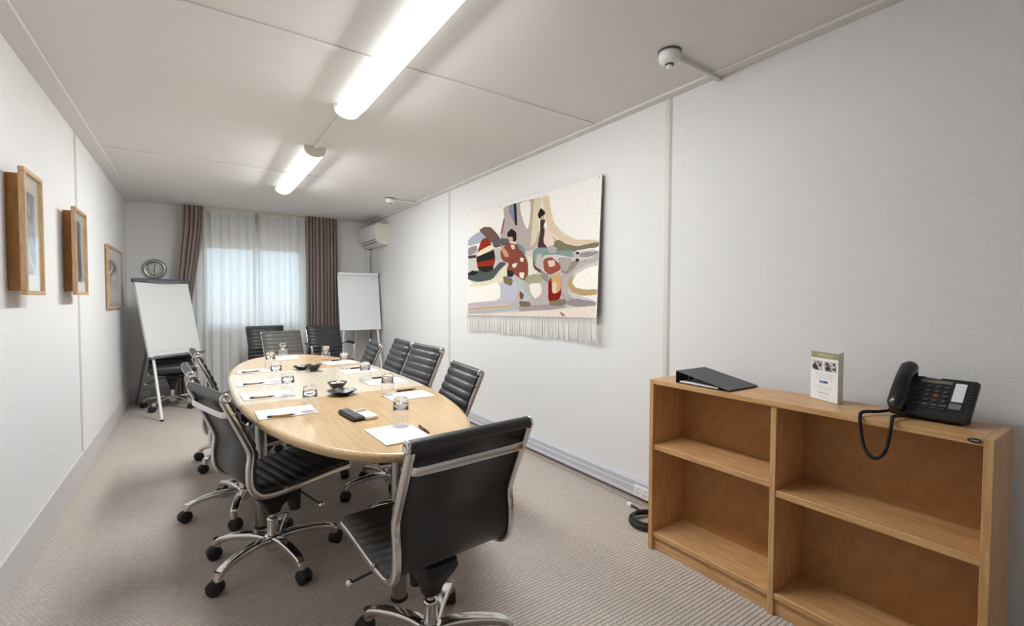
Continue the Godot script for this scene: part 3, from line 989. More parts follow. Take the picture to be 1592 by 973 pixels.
func on_the_bookcase() -> void:
	var y0 := 0.8555
	# lever-arch binder lying flat, spine to the window end, cover sloping down from the spine
	var t := thing("ring_binder", "black ring binder lying on top of the bookcase", "binder", Vector3(1.995, y0, -1.235), 0.0)
	# local x: across the shelf, z: from spine (-) to opening (+)
	var tw := Transform3D(Basis(Vector3.UP, -0.03), Vector3.ZERO)
	var hx := 0.112
	var b := MB.new()
	b.box(Vector3(0, 0.0014, 0), Vector3(hx * 2, 0.0028, 0.27), 0.001, tw); part(b, M.black, "bottom_cover", t)
	b = MB.new()
	b.box(Vector3(0, 0.028, -0.1335), Vector3(hx * 2, 0.056, 0.003), 0.001, tw); part(b, M.black, "spine", t)
	b = MB.new()
	var slope := atan2(0.050, 0.27)
	b.box(Vector3(0, 0, 0), Vector3(hx * 2, 0.003, 0.276), 0.001, tw * Transform3D(Basis(Vector3.RIGHT, slope), Vector3(0, 0.0315, 0.002)))
	part(b, M.dark_grey, "top_cover", t)
	b = MB.new()
	b.box(Vector3(0, 0.006, -0.02), Vector3(hx * 1.85, 0.006, 0.20), 0.001, tw); part(b, M.paper, "sheets", t, "white pages inside")
	for sx in [-0.04, 0.04]:
		b = MB.new()
		var ring := []
		for i in 13:
			var a := PI * i / 12.0
			ring.append(tw * Vector3(sx, 0.009 + sin(a) * 0.026, -0.10 + cos(a) * 0.018))
		b.sweep(PackedVector3Array(ring), MB.round_profile(8, 0.0018, 0.0018))
		part(b, M.chrome, "ring", t)
	# folded leaflet standing upright
	var im := Image.create(128, 224, false, Image.FORMAT_RGB8)
	im.fill(rgb(238, 238, 236))
	im.fill_rect(Rect2i(0, 0, 128, 28), rgb(152, 148, 112))
	var rng := RandomNumberGenerator.new(); rng.seed = 3
	for q in [[26, 9, 76], [34, 17, 60]]:
		var x: int = q[0]
		while x < q[0] + q[2]:
			var w := rng.randi_range(3, 9)
			im.fill_rect(Rect2i(x, q[1], w, 3), rgb(226, 222, 204)); x += w + 2
	for q in [[4, 40, 54], [64, 40, 58]]:
		im.fill_rect(Rect2i(q[0], q[1], q[2], 46), rgb(196, 190, 186))
		for k in 26:
			var cx := rng.randf_range(q[0] + 4, q[0] + q[2] - 6); var cy := rng.randf_range(q[1] + 8, q[1] + 42)
			var s := rng.randf_range(3, 9)
			fill_poly(im, PackedVector2Array([Vector2(cx - s, cy), Vector2(cx, cy - s), Vector2(cx + s * 0.8, cy), Vector2(cx + s * 0.3, minf(cy + s, q[1] + 45))]), [rgb(40, 34, 32), rgb(70, 60, 54), rgb(214, 206, 198), rgb(58, 52, 56)][k % 4])
	for q in [[98, 20], [106, 26], [113, 30], [121, 24], [156, 22], [163, 30], [171, 34], [190, 40], [200, 44], [207, 36]]:
		var x: int = q[1]
		while x < 128 - q[1]:
			var w := rng.randi_range(3, 8)
			im.fill_rect(Rect2i(x, q[0], w, 1), rgb(120, 120, 124)); x += w + 2
	im.fill_rect(Rect2i(42, 131, 22, 9), rgb(92, 128, 168)); im.fill_rect(Rect2i(64, 131, 18, 11), rgb(38, 60, 92))
	im.fill_rect(Rect2i(42, 139, 40, 4), rgb(150, 178, 200))
	im.fill_rect(Rect2i(36, 185, 52, 2), rgb(90, 90, 92))
	im.fill_rect(Rect2i(0, 219, 128, 5), rgb(170, 166, 132))
	var lm := mat(Color.WHITE, 0.4)
	lm.albedo_texture = tex(im)
	t = thing("leaflet", "white folded leaflet with green header standing on the bookcase", "leaflet", Vector3(2.02, y0, -0.80))
	var a := Vector3(0.030, 0, -0.055); var c := Vector3(-0.022, 0, 0.060); var d := Vector3(0.065, 0, 0.045)
	var hgt := Vector3(0, 0.192, 0)
	b = MB.new(); b.sheet(a, c, c + hgt, a + hgt); part(b, lm, "front_page", t, "printed front page")
	b = MB.new()
	var off := Vector3(0.0008, 0, 0.0006)
	b.quad(a + off, a + hgt + off, c + hgt + off, c + off)
	b.quad(c, d, d + hgt, c + hgt); b.quad(c + off, c + hgt + off, d + hgt + off, d + off)
	part(b, M.paper, "back_page", t)
	telephone(y0)

func telephone(y0: float) -> void:
	var t := thing("telephone", "black desk telephone with handset on the bookcase", "telephone", Vector3(2.05, y0, -0.475))
	# local: x towards the wall, z along the bookcase; the console slopes up towards the wall
	var tilt := deg_to_rad(42.0)
	var k := Transform3D(Basis(Vector3(0, 0, 1), tilt), Vector3(-0.072, 0.010, 0))
	# k's x runs up the slope, its y is the face normal
	var b := MB.new()
	b.box(Vector3(0.082, 0.006, 0), Vector3(0.172, 0.028, 0.205), 0.008, k)
	var body := part(b, M.black, "console", t)
	b = MB.new()
	b.prism(PackedVector2Array([Vector2(-0.05, 0), Vector2(0.062, 0), Vector2(0.062, 0.10), Vector2(0.052, 0.105)]), -0.08, 0.08)
	part(b, M.black, "stand", t)
	var face := 0.0205
	# display strip, keys, label card
	b = MB.new(); b.box(Vector3(0.142, face, 0.0), Vector3(0.014, 0.003, 0.082), 0.001, k); part(b, mat(rgb(118, 116, 100), 0.25), "display", body, "narrow grey display")
	b = MB.new(); b.box(Vector3(0.158, face, -0.01), Vector3(0.006, 0.002, 0.042), 0.0005, k); part(b, mat(rgb(190, 190, 190), 0.4), "name_strip", body, "pale name strip above the display")
	var keym := mat(rgb(58, 58, 62), 0.4)
	var key := MB.new(); key.box(Vector3.ZERO, Vector3(0.0105, 0.005, 0.0145), 0.002)
	var km := key.mesh()
	var r := MB.new(); r.ball(Vector3.ZERO, Vector3(0.0062, 0.0035, 0.0085), 14, 8)
	var rm := r.mesh()
	for row in 4:
		for col in 3:
			put(rm, keym if not (row == 2 and col == 1) else mat(rgb(150, 60, 60), 0.4), "key", body, k * Transform3D(Basis.IDENTITY, Vector3(0.120 - row * 0.0195, face + 0.001, -0.012 + col * 0.0225)))
	for row in 2:
		for col in 3:
			put(km, mat(rgb(96, 96, 100), 0.35) if row == 0 else keym, "key", body, k * Transform3D(Basis.IDENTITY.scaled(Vector3(0.7, 1, 1.2)), Vector3(0.041 - row * 0.013, face + 0.001, -0.012 + col * 0.0225)))
	for row in 5:
		put(km, keym, "key", body, k * Transform3D(Basis.IDENTITY.scaled(Vector3(0.7, 1, 1.0)), Vector3(0.125 - row * 0.0215, face + 0.001, -0.037)))
	b = MB.new(); b.box(Vector3(0.105, face, 0.0625), Vector3(0.078, 0.002, 0.028), 0.0005, k); part(b, M.paper, "label_card", body, "white label card")
	for row in 7:
		put(km, keym, "key", body, k * Transform3D(Basis.IDENTITY.scaled(Vector3(0.55, 1, 0.9)), Vector3(0.140 - row * 0.0115, face + 0.0005, 0.088)))
	b = MB.new(); b.box(Vector3(0.046, face + 0.001, 0.062), Vector3(0.024, 0.004, 0.030), 0.0015, k); part(b, mat(rgb(120, 119, 116), 0.35), "key", body)
	# handset: arched bar with two cups, cradled along the left of the console
	var hs := []
	for i in 15:
		var f := float(i) / 14.0
		var arch := sin(f * PI)
		hs.append(Vector3(-0.010 + f * 0.196, 0.045 + 0.022 * arch, -0.074))
	var sc := []
	for i in 15:
		var f := float(i) / 14.0
		var e := pow(absf(f - 0.5) * 2.0, 2.2)
		sc.append(Vector2(0.023 + 0.004 * e, 0.013 + 0.009 * e) if i > 0 and i < 14 else Vector2(0.019, 0.015))
	var hb := MB.new()
	var pts := PackedVector3Array()
	for p in hs:
		pts.append(k * p)
	hb.sweep(pts, MB.round_profile(18), (k.basis * Vector3.UP), sc)
	var hand := part(hb, M.black_gloss, "handset", t)
	for x in [0.012, 0.166]:
		b = MB.new()
		b.cyl(k * Vector3(x, 0.018, -0.074), k * Vector3(x, 0.05, -0.074), 0.021, 0.025, 20)
		part(b, M.black_gloss, "ear_cup" if x > 0.1 else "mouthpiece", hand)
	# coiled cord hanging over the front edge
	var o := Vector3(2.05, y0, -0.475)
	var line := curve([Vector3(1.995, 0.872, -0.567) - o, Vector3(1.95, 0.866, -0.598) - o, Vector3(1.885, 0.868, -0.622) - o, Vector3(1.852, 0.850, -0.618) - o, Vector3(1.848, 0.79, -0.610) - o, Vector3(1.850, 0.745, -0.598) - o, Vector3(1.851, 0.728, -0.573) - o, Vector3(1.850, 0.757, -0.547) - o, Vector3(1.848, 0.82, -0.535) - o, Vector3(1.852, 0.862, -0.531) - o, Vector3(1.895, 0.868, -0.540) - o, Vector3(1.955, 0.867, -0.528) - o, Vector3(1.99, 0.872, -0.512) - o], 12)
	var total := 0.0
	for i in range(1, line.size()):
		total += line[i].distance_to(line[i - 1])
	var turns := total / 0.0042
	var n := int(turns * 9.0)
	var path := PackedVector3Array()
	var acc := 0.0; var seg := 0
	var side := Vector3(0, 0, 1)
	var cl := [0.0]
	for i in range(1, line.size()):
		cl.append(cl[-1] + line[i].distance_to(line[i - 1]))
	for i in n + 1:
		var d := total * i / n
		while seg < line.size() - 2 and cl[seg + 1] < d:
			seg += 1
		var p := line[seg].lerp(line[seg + 1], (d - cl[seg]) / maxf(cl[seg + 1] - cl[seg], 1e-6))
		var ta := (line[mini(seg + 2, line.size() - 1)] - line[maxi(seg - 1, 0)]).normalized()
		side = (side - ta * side.dot(ta)).normalized()
		var up := ta.cross(side)
		var an := TAU * turns * i / n
		path.append(p + (side * cos(an) + up * sin(an)) * 0.0042)
	b = MB.new()
	b.sweep(path, MB.round_profile(5, 0.0019, 0.0019))
	b.sweep(line, MB.round_profile(8, 0.0030, 0.0030))
	part(b, M.black_gloss, "cord", t, "black coiled cord")

# ---------------------------------------------------------------- tapestry
const WOVEN := [
	[202,194,188, 0.018,0.352,0.405,0.393,0.635,0.453,0.788,0.509,0.995,0.511,0.996,0.65,0.867,0.687,0.83,0.809,0.998,0.881,0.994,0.927,0.018,0.998,0.018,0.886,0.327,0.862,0.334,0.711,0.018,0.683],
	[186,174,170, 0.333,0.664,0.526,0.649,0.704,0.662,0.828,0.634,0.867,0.687,0.82,0.809,0.868,0.871,0.79,0.923,0.488,0.936,0.334,0.872],
	[178,165,160, 0.354,0.028,0.365,0.137,0.347,0.239,0.33,0.299,0.398,0.332,0.467,0.367,0.526,0.449,0.588,0.445,0.629,0.397,0.622,0.179,0.645,0.039,0.574,0.04,0.485,0.033],
	[150,100,95, 0.354,0.134,0.365,0.14,0.347,0.246,0.325,0.271,0.333,0.243],
	[236,228,215, 0.485,0.033,0.568,0.038,0.562,0.217,0.544,0.279,0.518,0.216,0.492,0.113],
	[130,140,160, 0.401,0.035,0.442,0.032,0.45,0.203,0.425,0.138,0.404,0.088],
	[52,46,50, 0.437,0.029,0.456,0.031,0.465,0.214,0.448,0.213],
	[214,200,168, 0.592,0.039,0.645,0.039,0.64,0.156,0.623,0.192,0.628,0.302,0.605,0.393,0.569,0.429,0.581,0.25],
	[214,193,165, 0.645,0.037,0.69,0.036,0.704,0.148,0.729,0.266,0.787,0.351,0.866,0.422,0.995,0.454,0.995,0.483,0.866,0.465,0.767,0.41,0.691,0.303,0.663,0.177],
	[196,180,172, 0.588,0.445,0.623,0.396,0.658,0.268,0.691,0.316,0.756,0.402,0.725,0.467,0.635,0.459],
	[125,115,95, 0.725,0.421,0.756,0.395,0.808,0.441,0.875,0.473,0.995,0.467,0.995,0.505,0.876,0.5,0.828,0.511,0.746,0.487],
	[165,170,180, 0.018,0.253,0.125,0.213,0.184,0.209,0.201,0.298,0.125,0.307,0.018,0.321],
	[112,86,80, 0.128,0.192,0.179,0.171,0.24,0.186,0.295,0.25,0.328,0.303,0.272,0.342,0.212,0.291,0.167,0.231],
	[97,92,94, 0.253,0.312,0.333,0.304,0.402,0.322,0.402,0.37,0.272,0.378],
	[150,135,140, 0.018,0.339,0.111,0.331,0.101,0.391,0.018,0.417],
	[70,64,66, 0.018,0.417,0.101,0.422,0.101,0.449,0.018,0.442],
	[188,180,176, 0.272,0.394,0.333,0.389,0.348,0.498,0.288,0.498],
	[82,90,86, 0.018,0.601,0.108,0.57,0.273,0.571,0.326,0.51,0.384,0.53,0.318,0.587,0.257,0.663,0.125,0.68,0.018,0.648],
	[42,42,42, 0.018,0.585,0.073,0.567,0.128,0.592,0.09,0.61,0.018,0.606],
	[150,50,36, 0.184,0.274,0.233,0.312,0.272,0.409,0.282,0.489,0.257,0.572,0.192,0.591,0.125,0.563,0.104,0.466,0.125,0.369,0.151,0.297],
	[226,212,182, 0.118,0.394,0.253,0.34,0.269,0.393,0.108,0.444],
	[44,44,44, 0.108,0.444,0.269,0.393,0.282,0.477,0.108,0.494],
	[50,42,40, 0.118,0.535,0.269,0.543,0.252,0.581,0.192,0.593,0.134,0.572],
	[190,186,196, 0.288,0.646,0.391,0.563,0.447,0.657,0.477,0.733,0.468,0.849,0.334,0.872,0.334,0.742],
	[225,215,180, 0.054,0.698,0.273,0.664,0.377,0.547,0.405,0.595,0.334,0.711,0.296,0.691,0.193,0.72,0.018,0.722],
	[240,234,224, 0.018,0.726,0.193,0.723,0.301,0.688,0.33,0.742,0.33,0.831,0.258,0.858,0.018,0.883],
	[216,216,196, 0.545,0.495,0.594,0.515,0.627,0.643,0.552,0.664],
	[185,172,168, 0.526,0.719,0.693,0.674,0.703,0.89,0.521,0.909],
	[165,160,130, 0.526,0.66,0.659,0.656,0.66,0.722,0.533,0.716],
	[236,226,213, 0.565,0.73,0.648,0.726,0.66,0.804,0.619,0.857,0.58,0.809],
	[180,170,165, 0.785,0.694,0.828,0.621,0.867,0.589,0.94,0.585,0.995,0.555,0.996,0.603,0.922,0.618,0.867,0.652,0.829,0.724,0.82,0.809,0.868,0.867,0.79,0.837],
	[150,138,125, 0.773,0.642,0.867,0.573,0.881,0.59,0.867,0.619,0.819,0.67],
	[150,140,142, 0.876,0.529,0.939,0.529,0.995,0.532,0.995,0.552,0.922,0.559,0.881,0.547],
	[240,234,224, 0.851,0.735,0.877,0.676,0.94,0.639,0.996,0.63,0.997,0.795,0.923,0.794,0.868,0.776],
	[184,154,114, 0.817,0.734,0.853,0.681,0.848,0.735,0.868,0.776,0.923,0.796,0.997,0.797,0.996,0.837,0.915,0.842,0.847,0.812],
	[150,140,142, 0.79,0.896,0.82,0.874,0.868,0.865,0.992,0.887,0.989,0.911,0.869,0.916],
	[190,180,186, 0.018,0.878,0.488,0.852,0.488,0.881,0.018,0.923],
	[196,166,130, 0.018,0.93,0.349,0.903,0.465,0.916,0.018,0.957],
	[172,180,175, 0.018,0.965,0.349,0.936,0.488,0.915,0.488,0.936,0.274,0.963,0.018,0.993],
	[165,150,150, 0.488,0.91,0.79,0.901,0.822,0.922,0.727,0.94,0.59,0.962,0.489,0.958],
	[230,214,200, 0.018,0.998,0.489,0.959,0.79,0.939,0.994,0.913,0.982,1.011,0.018,1.069],
	[170,120,90, 0.775,0.953,0.813,0.989,0.79,0.988],
	[140,45,40, 0.327,0.403,0.355,0.468,0.389,0.526,0.348,0.502],
	[136,76,63, 0.34,0.397,0.405,0.36,0.46,0.381,0.513,0.461,0.551,0.552,0.554,0.651,0.513,0.701,0.481,0.662,0.44,0.631,0.399,0.657,0.384,0.593,0.405,0.535,0.355,0.509,0.333,0.465],
	[120,145,145, 0.46,0.37,0.515,0.419,0.534,0.482,0.487,0.432],
	[196,152,112, 0.327,0.349,0.384,0.423,0.403,0.478,0.37,0.477,0.34,0.412],
	[215,200,180, 0.412,0.371,0.444,0.381,0.447,0.422,0.422,0.412],
	[206,166,126, 0.391,0.29,0.43,0.295,0.435,0.344,0.405,0.353],
	[42,40,44, 0.385,0.272,0.418,0.237,0.457,0.278,0.457,0.348,0.435,0.35,0.43,0.304,0.394,0.303],
	[230,215,200, 0.491,0.499,0.519,0.509,0.513,0.542,0.491,0.532],
	[230,215,200, 0.426,0.545,0.47,0.54,0.454,0.58,0.431,0.577],
	[232,218,204, 0.485,0.623,0.529,0.632,0.516,0.687,0.488,0.663],
	[48,46,48, 0.394,0.594,0.436,0.612,0.431,0.656,0.389,0.65],
	[130,110,90, 0.353,0.643,0.43,0.673,0.423,0.733,0.367,0.708],
	[175,190,185, 0.472,0.673,0.52,0.694,0.527,0.777,0.58,0.832,0.567,0.872,0.499,0.873,0.485,0.805],
	[140,70,60, 0.488,0.785,0.524,0.819,0.509,0.859,0.494,0.842],
	[120,105,85, 0.485,0.87,0.574,0.88,0.58,0.914,0.499,0.916],
	[76,56,56, 0.637,0.206,0.671,0.227,0.658,0.282,0.678,0.353,0.688,0.451,0.621,0.44,0.639,0.318],
	[226,200,186, 0.671,0.293,0.694,0.288,0.738,0.431,0.692,0.451,0.661,0.403],
	[206,166,116, 0.634,0.172,0.664,0.177,0.665,0.219,0.646,0.222],
	[40,38,42, 0.62,0.173,0.64,0.123,0.67,0.171,0.657,0.185,0.646,0.185,0.634,0.211],
	[130,150,145, 0.591,0.462,0.624,0.44,0.681,0.447,0.746,0.48,0.866,0.502,0.859,0.553,0.828,0.543,0.746,0.509,0.659,0.506,0.666,0.582,0.624,0.59,0.592,0.545],
	[170,168,160, 0.681,0.46,0.714,0.437,0.752,0.459,0.746,0.497,0.703,0.497],
	[102,66,66, 0.589,0.501,0.606,0.586,0.661,0.632,0.65,0.647,0.598,0.601],
	[150,80,66, 0.668,0.539,0.715,0.529,0.768,0.59,0.78,0.63,0.704,0.664,0.67,0.621],
	[216,192,172, 0.69,0.552,0.736,0.551,0.742,0.6,0.704,0.606],
	[190,178,168, 0.618,0.491,0.647,0.493,0.661,0.538,0.659,0.618,0.612,0.587],
	[150,140,128, 0.642,0.616,0.698,0.674,0.702,0.729,0.671,0.7],
	[170,160,150, 0.757,0.537,0.849,0.561,0.814,0.66,0.78,0.632],
	[132,36,30, 0.702,0.704,0.774,0.664,0.782,0.853,0.703,0.884],
	[206,162,112, 0.718,0.677,0.774,0.652,0.781,0.783,0.759,0.811,0.726,0.81],
	[222,198,174, 0.726,0.73,0.753,0.728,0.75,0.816,0.726,0.81],
	[136,116,96, 0.712,0.873,0.812,0.859,0.802,0.907,0.714,0.909],
	[192,182,166, 0.845,0.505,0.891,0.516,0.887,0.585,0.863,0.566],
	[48,46,48, 0.871,0.515,0.885,0.52,0.883,0.532,0.872,0.528],
	[48,46,48, 0.872,0.564,0.887,0.572,0.884,0.587,0.87,0.579],
]

func tapestry() -> void:
	var w := 930; var h := 490
	var im := Image.create(w, h, false, Image.FORMAT_RGB8)
	im.fill(rgb(234, 229, 221))
	var rng := RandomNumberGenerator.new(); rng.seed = 8
	for s in WOVEN:
		var p := PackedVector2Array()
		for i in range(3, s.size(), 2):
			p.append(Vector2(s[i] * w, s[i + 1] * h))
		# round the corners: each edge cut twice
		for pass_no in 1:
			var q := PackedVector2Array()
			for i in p.size():
				var a := p[i]; var b2 := p[(i + 1) % p.size()]
				q.append(a.lerp(b2, 0.16)); q.append(a.lerp(b2, 0.84))
			p = q
		var c := rgb(s[0], s[1], s[2])
		# a darker contour thread round the small dark and red shapes
		if p.size() < 60 and c.v < 0.72:
			var mid := Vector2.ZERO
			for v in p:
				mid += v
			mid /= p.size()
			var big := PackedVector2Array()
			for v in p:
				big.append(v + (v - mid).normalized() * 1.7)
			fill_poly(im, big, c.darkened(0.4), 1.0, rng)
		fill_poly(im, p, c, 1.6, rng)
	var n1 := noise_img(512, 0.05, 41, 4)
	for y in h:
		for x in w:
			var k := 0.94 + 0.12 * n1.get_pixel(x % 512, (y * 5) % 512).r + rng.randf_range(-0.03, 0.03)
			var c := im.get_pixel(x, y)
			im.set_pixel(x, y, Color(minf(c.r * k, 1), minf(c.g * k, 1), minf(c.b * k, 1)))
	var wm := mat(Color.WHITE, 0.95, 0.0, 0.1)
	wm.albedo_texture = tex(im)
	wm.heightmap_enabled = true
	wm.heightmap_texture = tex(noise_img(512, 0.2, 43, 2))
	wm.heightmap_scale = 0.03
	var z0 := -4.035; var z1 := -2.185
	var t := thing("tapestry", "woven wall hanging of two abstract figures with a white fringe", "tapestry", Vector3(XR, 1.09, (z0 + z1) * 0.5))
	# thick cloth that hangs a little off the wall and curls out at the bookcase end
	var off := func(u: float, v: float) -> float:
		return 0.016 + 0.010 * v + 0.006 * sin(u * 9.0 + v * 2.0) * v + 0.030 * pow(u, 10.0) * (0.5 + v) + 0.004 * sin(u * 23.0) * v
	var top := func(u: float) -> float: return 2.086 + (-0.020) * u + 0.004 * sin(u * 14.0)
	var bot := func(u: float) -> float: return lerpf(1.088, 1.128, u)
	var nu := 64; var nv := 28
	var zz := func(u: float, v: float) -> float: return lerpf(z0, z1, u) - t.position.z + 0.012 * v * (1.0 - 2.0 * u) * 0.9
	var P := func(u: float, v: float, d: float) -> Vector3:
		return Vector3(-off.call(u, v) + d, lerpf(top.call(u), bot.call(u), v) - 1.09, zz.call(u, v))
	var b := MB.new()
	for i in nv:
		for j in nu:
			var u0 := float(j) / nu; var u1 := float(j + 1) / nu; var v0 := float(i) / nv; var v1 := float(i + 1) / nv
			b.tri(P.call(u0, v0, 0.0), P.call(u0, v1, 0.0), P.call(u1, v1, 0.0), true, Vector2(u0, v0), Vector2(u0, v1), Vector2(u1, v1))
			b.tri(P.call(u0, v0, 0.0), P.call(u1, v1, 0.0), P.call(u1, v0, 0.0), true, Vector2(u0, v0), Vector2(u1, v1), Vector2(u1, v0))
	b.open()
	part(b, wm, "woven_panel", t, "cream, mauve and red weave with two figures")
	b = MB.new()
	var th := 0.009
	for i in nv:
		for j in nu:
			var u0 := float(j) / nu; var u1 := float(j + 1) / nu; var v0 := float(i) / nv; var v1 := float(i + 1) / nv
			b.quad(P.call(u0, v0, th), P.call(u1, v0, th), P.call(u1, v1, th), P.call(u0, v1, th), true)
	for j in nu:
		var u0 := float(j) / nu; var u1 := float(j + 1) / nu
		b.quad(P.call(u0, 0.0, 0.0), P.call(u1, 0.0, 0.0), P.call(u1, 0.0, th), P.call(u0, 0.0, th))
		b.quad(P.call(u0, 1.0, 0.0), P.call(u0, 1.0, th), P.call(u1, 1.0, th), P.call(u1, 1.0, 0.0))
	for i in nv:
		var v0 := float(i) / nv; var v1 := float(i + 1) / nv
		b.quad(P.call(0.0, v0, 0.0), P.call(0.0, v0, th), P.call(0.0, v1, th), P.call(0.0, v1, 0.0))
		b.quad(P.call(1.0, v0, 0.0), P.call(1.0, v1, 0.0), P.call(1.0, v1, th), P.call(1.0, v0, th))
	b.open()
	part(b, mat(rgb(150, 140, 130), 0.95, 0.0, 0.1), "backing", t)
	b = MB.new()
	for i in 120:
		var u := (i + 0.5) / 120.0
		var p: Vector3 = P.call(u, 1.0, th * 0.5)
		var l := lerpf(0.148, 0.160, u) + rng.randf_range(-0.012, 0.010)
		var sx := rng.randf_range(-0.007, 0.007)
		b.sweep(PackedVector3Array([p + Vector3(0, 0.008, 0), p + Vector3(-0.002, -l * 0.3, sx * 0.3), p + Vector3(-0.001, -l * 0.7, sx), p + Vector3(0.002, -l, sx * 1.2)]), MB.round_profile(5, 0.0042, 0.0056), Vector3.RIGHT, [0.6, 1.0, 1.05, 0.8])
	var f := part(b, mat(rgb(244, 240, 233), 0.9, 0.0, 0.1), "fringe", t, "white hanging fringe")
	f.set_meta("kind", "stuff")
	for u in [0.01, 0.33, 0.66, 0.985]:
		b = MB.new()
		b.ball(P.call(u, 0.018, -0.002), Vector3(0.003, 0.005, 0.005), 8, 6)
		part(b, M.steel, "nail", t)

# ---------------------------------------------------------------- pictures on the left wall
func framed(called: String, label: String, z0: float, z1: float, y0: float, y1: float, depth: float, box: Array, art: Image) -> void:
	var zc := (z0 + z1) * 0.5
	var t := thing(called, label, "picture", Vector3(XL, y0, zc), 0.0)
	var hz := (z1 - z0) * 0.5; var hh := y1 - y0
	var fw := 0.020; var ft := 0.022
	if box.size():
		var b0 := MB.new()
		b0.box(Vector3((depth - ft) * 0.5, (box[2] + box[3]) * 0.5 - y0, (box[0] + box[1]) * 0.5 - zc), Vector3(depth - ft, box[3] - box[2], box[1] - box[0]), 0.002)
		part(b0, M.box_wood, "backing_box", t, "deep brown wooden backing box")
	var xm := depth - ft * 0.5
	boxpart(Vector3(xm, fw * 0.5, 0), Vector3(ft, fw, hz * 2), M.frame_wood, "frame_rail", t, 0.002)
	boxpart(Vector3(xm, hh - fw * 0.5, 0), Vector3(ft, fw, hz * 2), M.frame_wood, "frame_rail", t, 0.002)
	for sg in [-1, 1]:
		boxpart(Vector3(xm, hh * 0.5, sg * (hz - fw * 0.5)), Vector3(ft, hh - fw * 2, fw), M.frame_wood, "frame_stile", t, 0.002)
	var am := mat(Color.WHITE, 0.8)
	am.albedo_texture = tex(art)
	var b := MB.new()
	var x := depth - ft + 0.006
	b.sheet(Vector3(x, fw, hz - fw), Vector3(x, fw, -hz + fw), Vector3(x, hh - fw, -hz + fw), Vector3(x, hh - fw, hz - fw))
	part(b, am, "print", t, "print in a cream mount")
	boxpart(Vector3(x - 0.003, hh * 0.5, 0), Vector3(0.004, hh - fw * 2, hz * 2 - fw * 2), M.paper, "backing_board", t)
	boxpart(Vector3(depth - 0.008, hh * 0.5, 0), Vector3(0.002, hh - fw * 2, hz * 2 - fw * 2), M.pane, "glazing", t, 0.0, "clear glazing")

func pictures() -> void:
	var art := []
	for k in 3:
		var im := Image.create(160, 288, false, Image.FORMAT_RGB8)
		im.fill(rgb(226, 216, 196) if k < 2 else rgb(214, 206, 190))
		var nz := noise_img(256, 0.02, 50 + k, 4)
		var r: Rect2i = [Rect2i(34, 40, 92, 208), Rect2i(50, 30, 60, 220), Rect2i(24, 60, 112, 150)][k]
		for y in range(r.position.y, r.end.y):
			for x in range(r.position.x, r.end.x):
				var n: float = nz.get_pixel(x, y % 256).r
				var c: Color
				if k == 0:
					c = rgb(96, 104, 120).lerp(rgb(176, 178, 176), smoothstep(0.3, 0.75, n))
				elif k == 1:
					c = rgb(38, 46, 66).lerp(rgb(84, 92, 108), smoothstep(0.4, 0.8, n))
				else:
					c = rgb(176, 168, 154).lerp(rgb(132, 124, 114), smoothstep(0.45, 0.6, n))
				im.set_pixel(x, y, c)
		if k == 2:
			fill_poly(im, PackedVector2Array([Vector2(40, 130), Vector2(80, 110), Vector2(112, 140), Vector2(70, 156)]), rgb(226, 220, 206))
			fill_poly(im, PackedVector2Array([Vector2(30, 90), Vector2(120, 72), Vector2(128, 110), Vector2(90, 100)]), rgb(120, 112, 104))
		art.append(im)
	framed("framed_picture", "framed grey-blue print mounted on a deep wooden box, closest to the bookcase end", -3.125, -2.835, 1.262, 1.815, 0.076, [-3.06, -2.90, 1.282, 1.795], art[0])
	framed("framed_picture", "framed dark blue print on a deep wooden box beside the wall cover strip", -4.19, -3.83, 1.268, 1.806, 0.080, [-4.12, -3.95, 1.288, 1.795], art[1])
	framed("framed_picture", "thin framed grey sketch hung flat on the wall near the window corner", -6.50, -5.54, 1.145, 1.738, 0.028, [], art[2])
	# clock on the back wall
	var t := thing("wall_clock", "round silver wall clock above the left flip chart", "clock", Vector3(-0.412, 1.600, ZB))
	var fwd := Transform3D(Basis(Vector3.RIGHT, PI / 2), Vector3.ZERO)
	var b := MB.new()
	b.lathe([Vector2(0, 0), Vector2(0.118, 0), Vector2(0.122, 0.010), Vector2(0.118, 0.026), Vector2(0.105, 0.034), Vector2(0.084, 0.030), Vector2(0.075, 0.018), Vector2(0, 0.018)], 48, fwd)
	part(b, M.steel, "case", t, "brushed silver rim")
	b = MB.new()
	b.lathe([Vector2(0, 0.0175), Vector2(0.075, 0.0175), Vector2(0.075, 0.0195), Vector2(0, 0.0195)], 40, fwd)
	part(b, mat(rgb(224, 222, 214), 0.5), "dial", t, "pale dial")
	for k in 12:
		b = MB.new()
		b.box(Vector3(0, 0.063, 0.0200), Vector3(0.005 if k % 3 else 0.009, 0.015, 0.0012), 0.0, Transform3D(Basis(Vector3(0, 0, 1), TAU * k / 12.0), Vector3.ZERO))
		part(b, M.dark_grey, "hour_mark", t)
	for q in [[-0.16, 0.062, 0.006], [PI - 0.08, 0.046, 0.008]]:
		b = MB.new()
		b.box(Vector3(0, q[1] * 0.5, 0.0225), Vector3(q[2], q[1], 0.0016), 0.0, Transform3D(Basis(Vector3(0, 0, 1), q[0]), Vector3.ZERO))
		part(b, M.black, "hand", t)

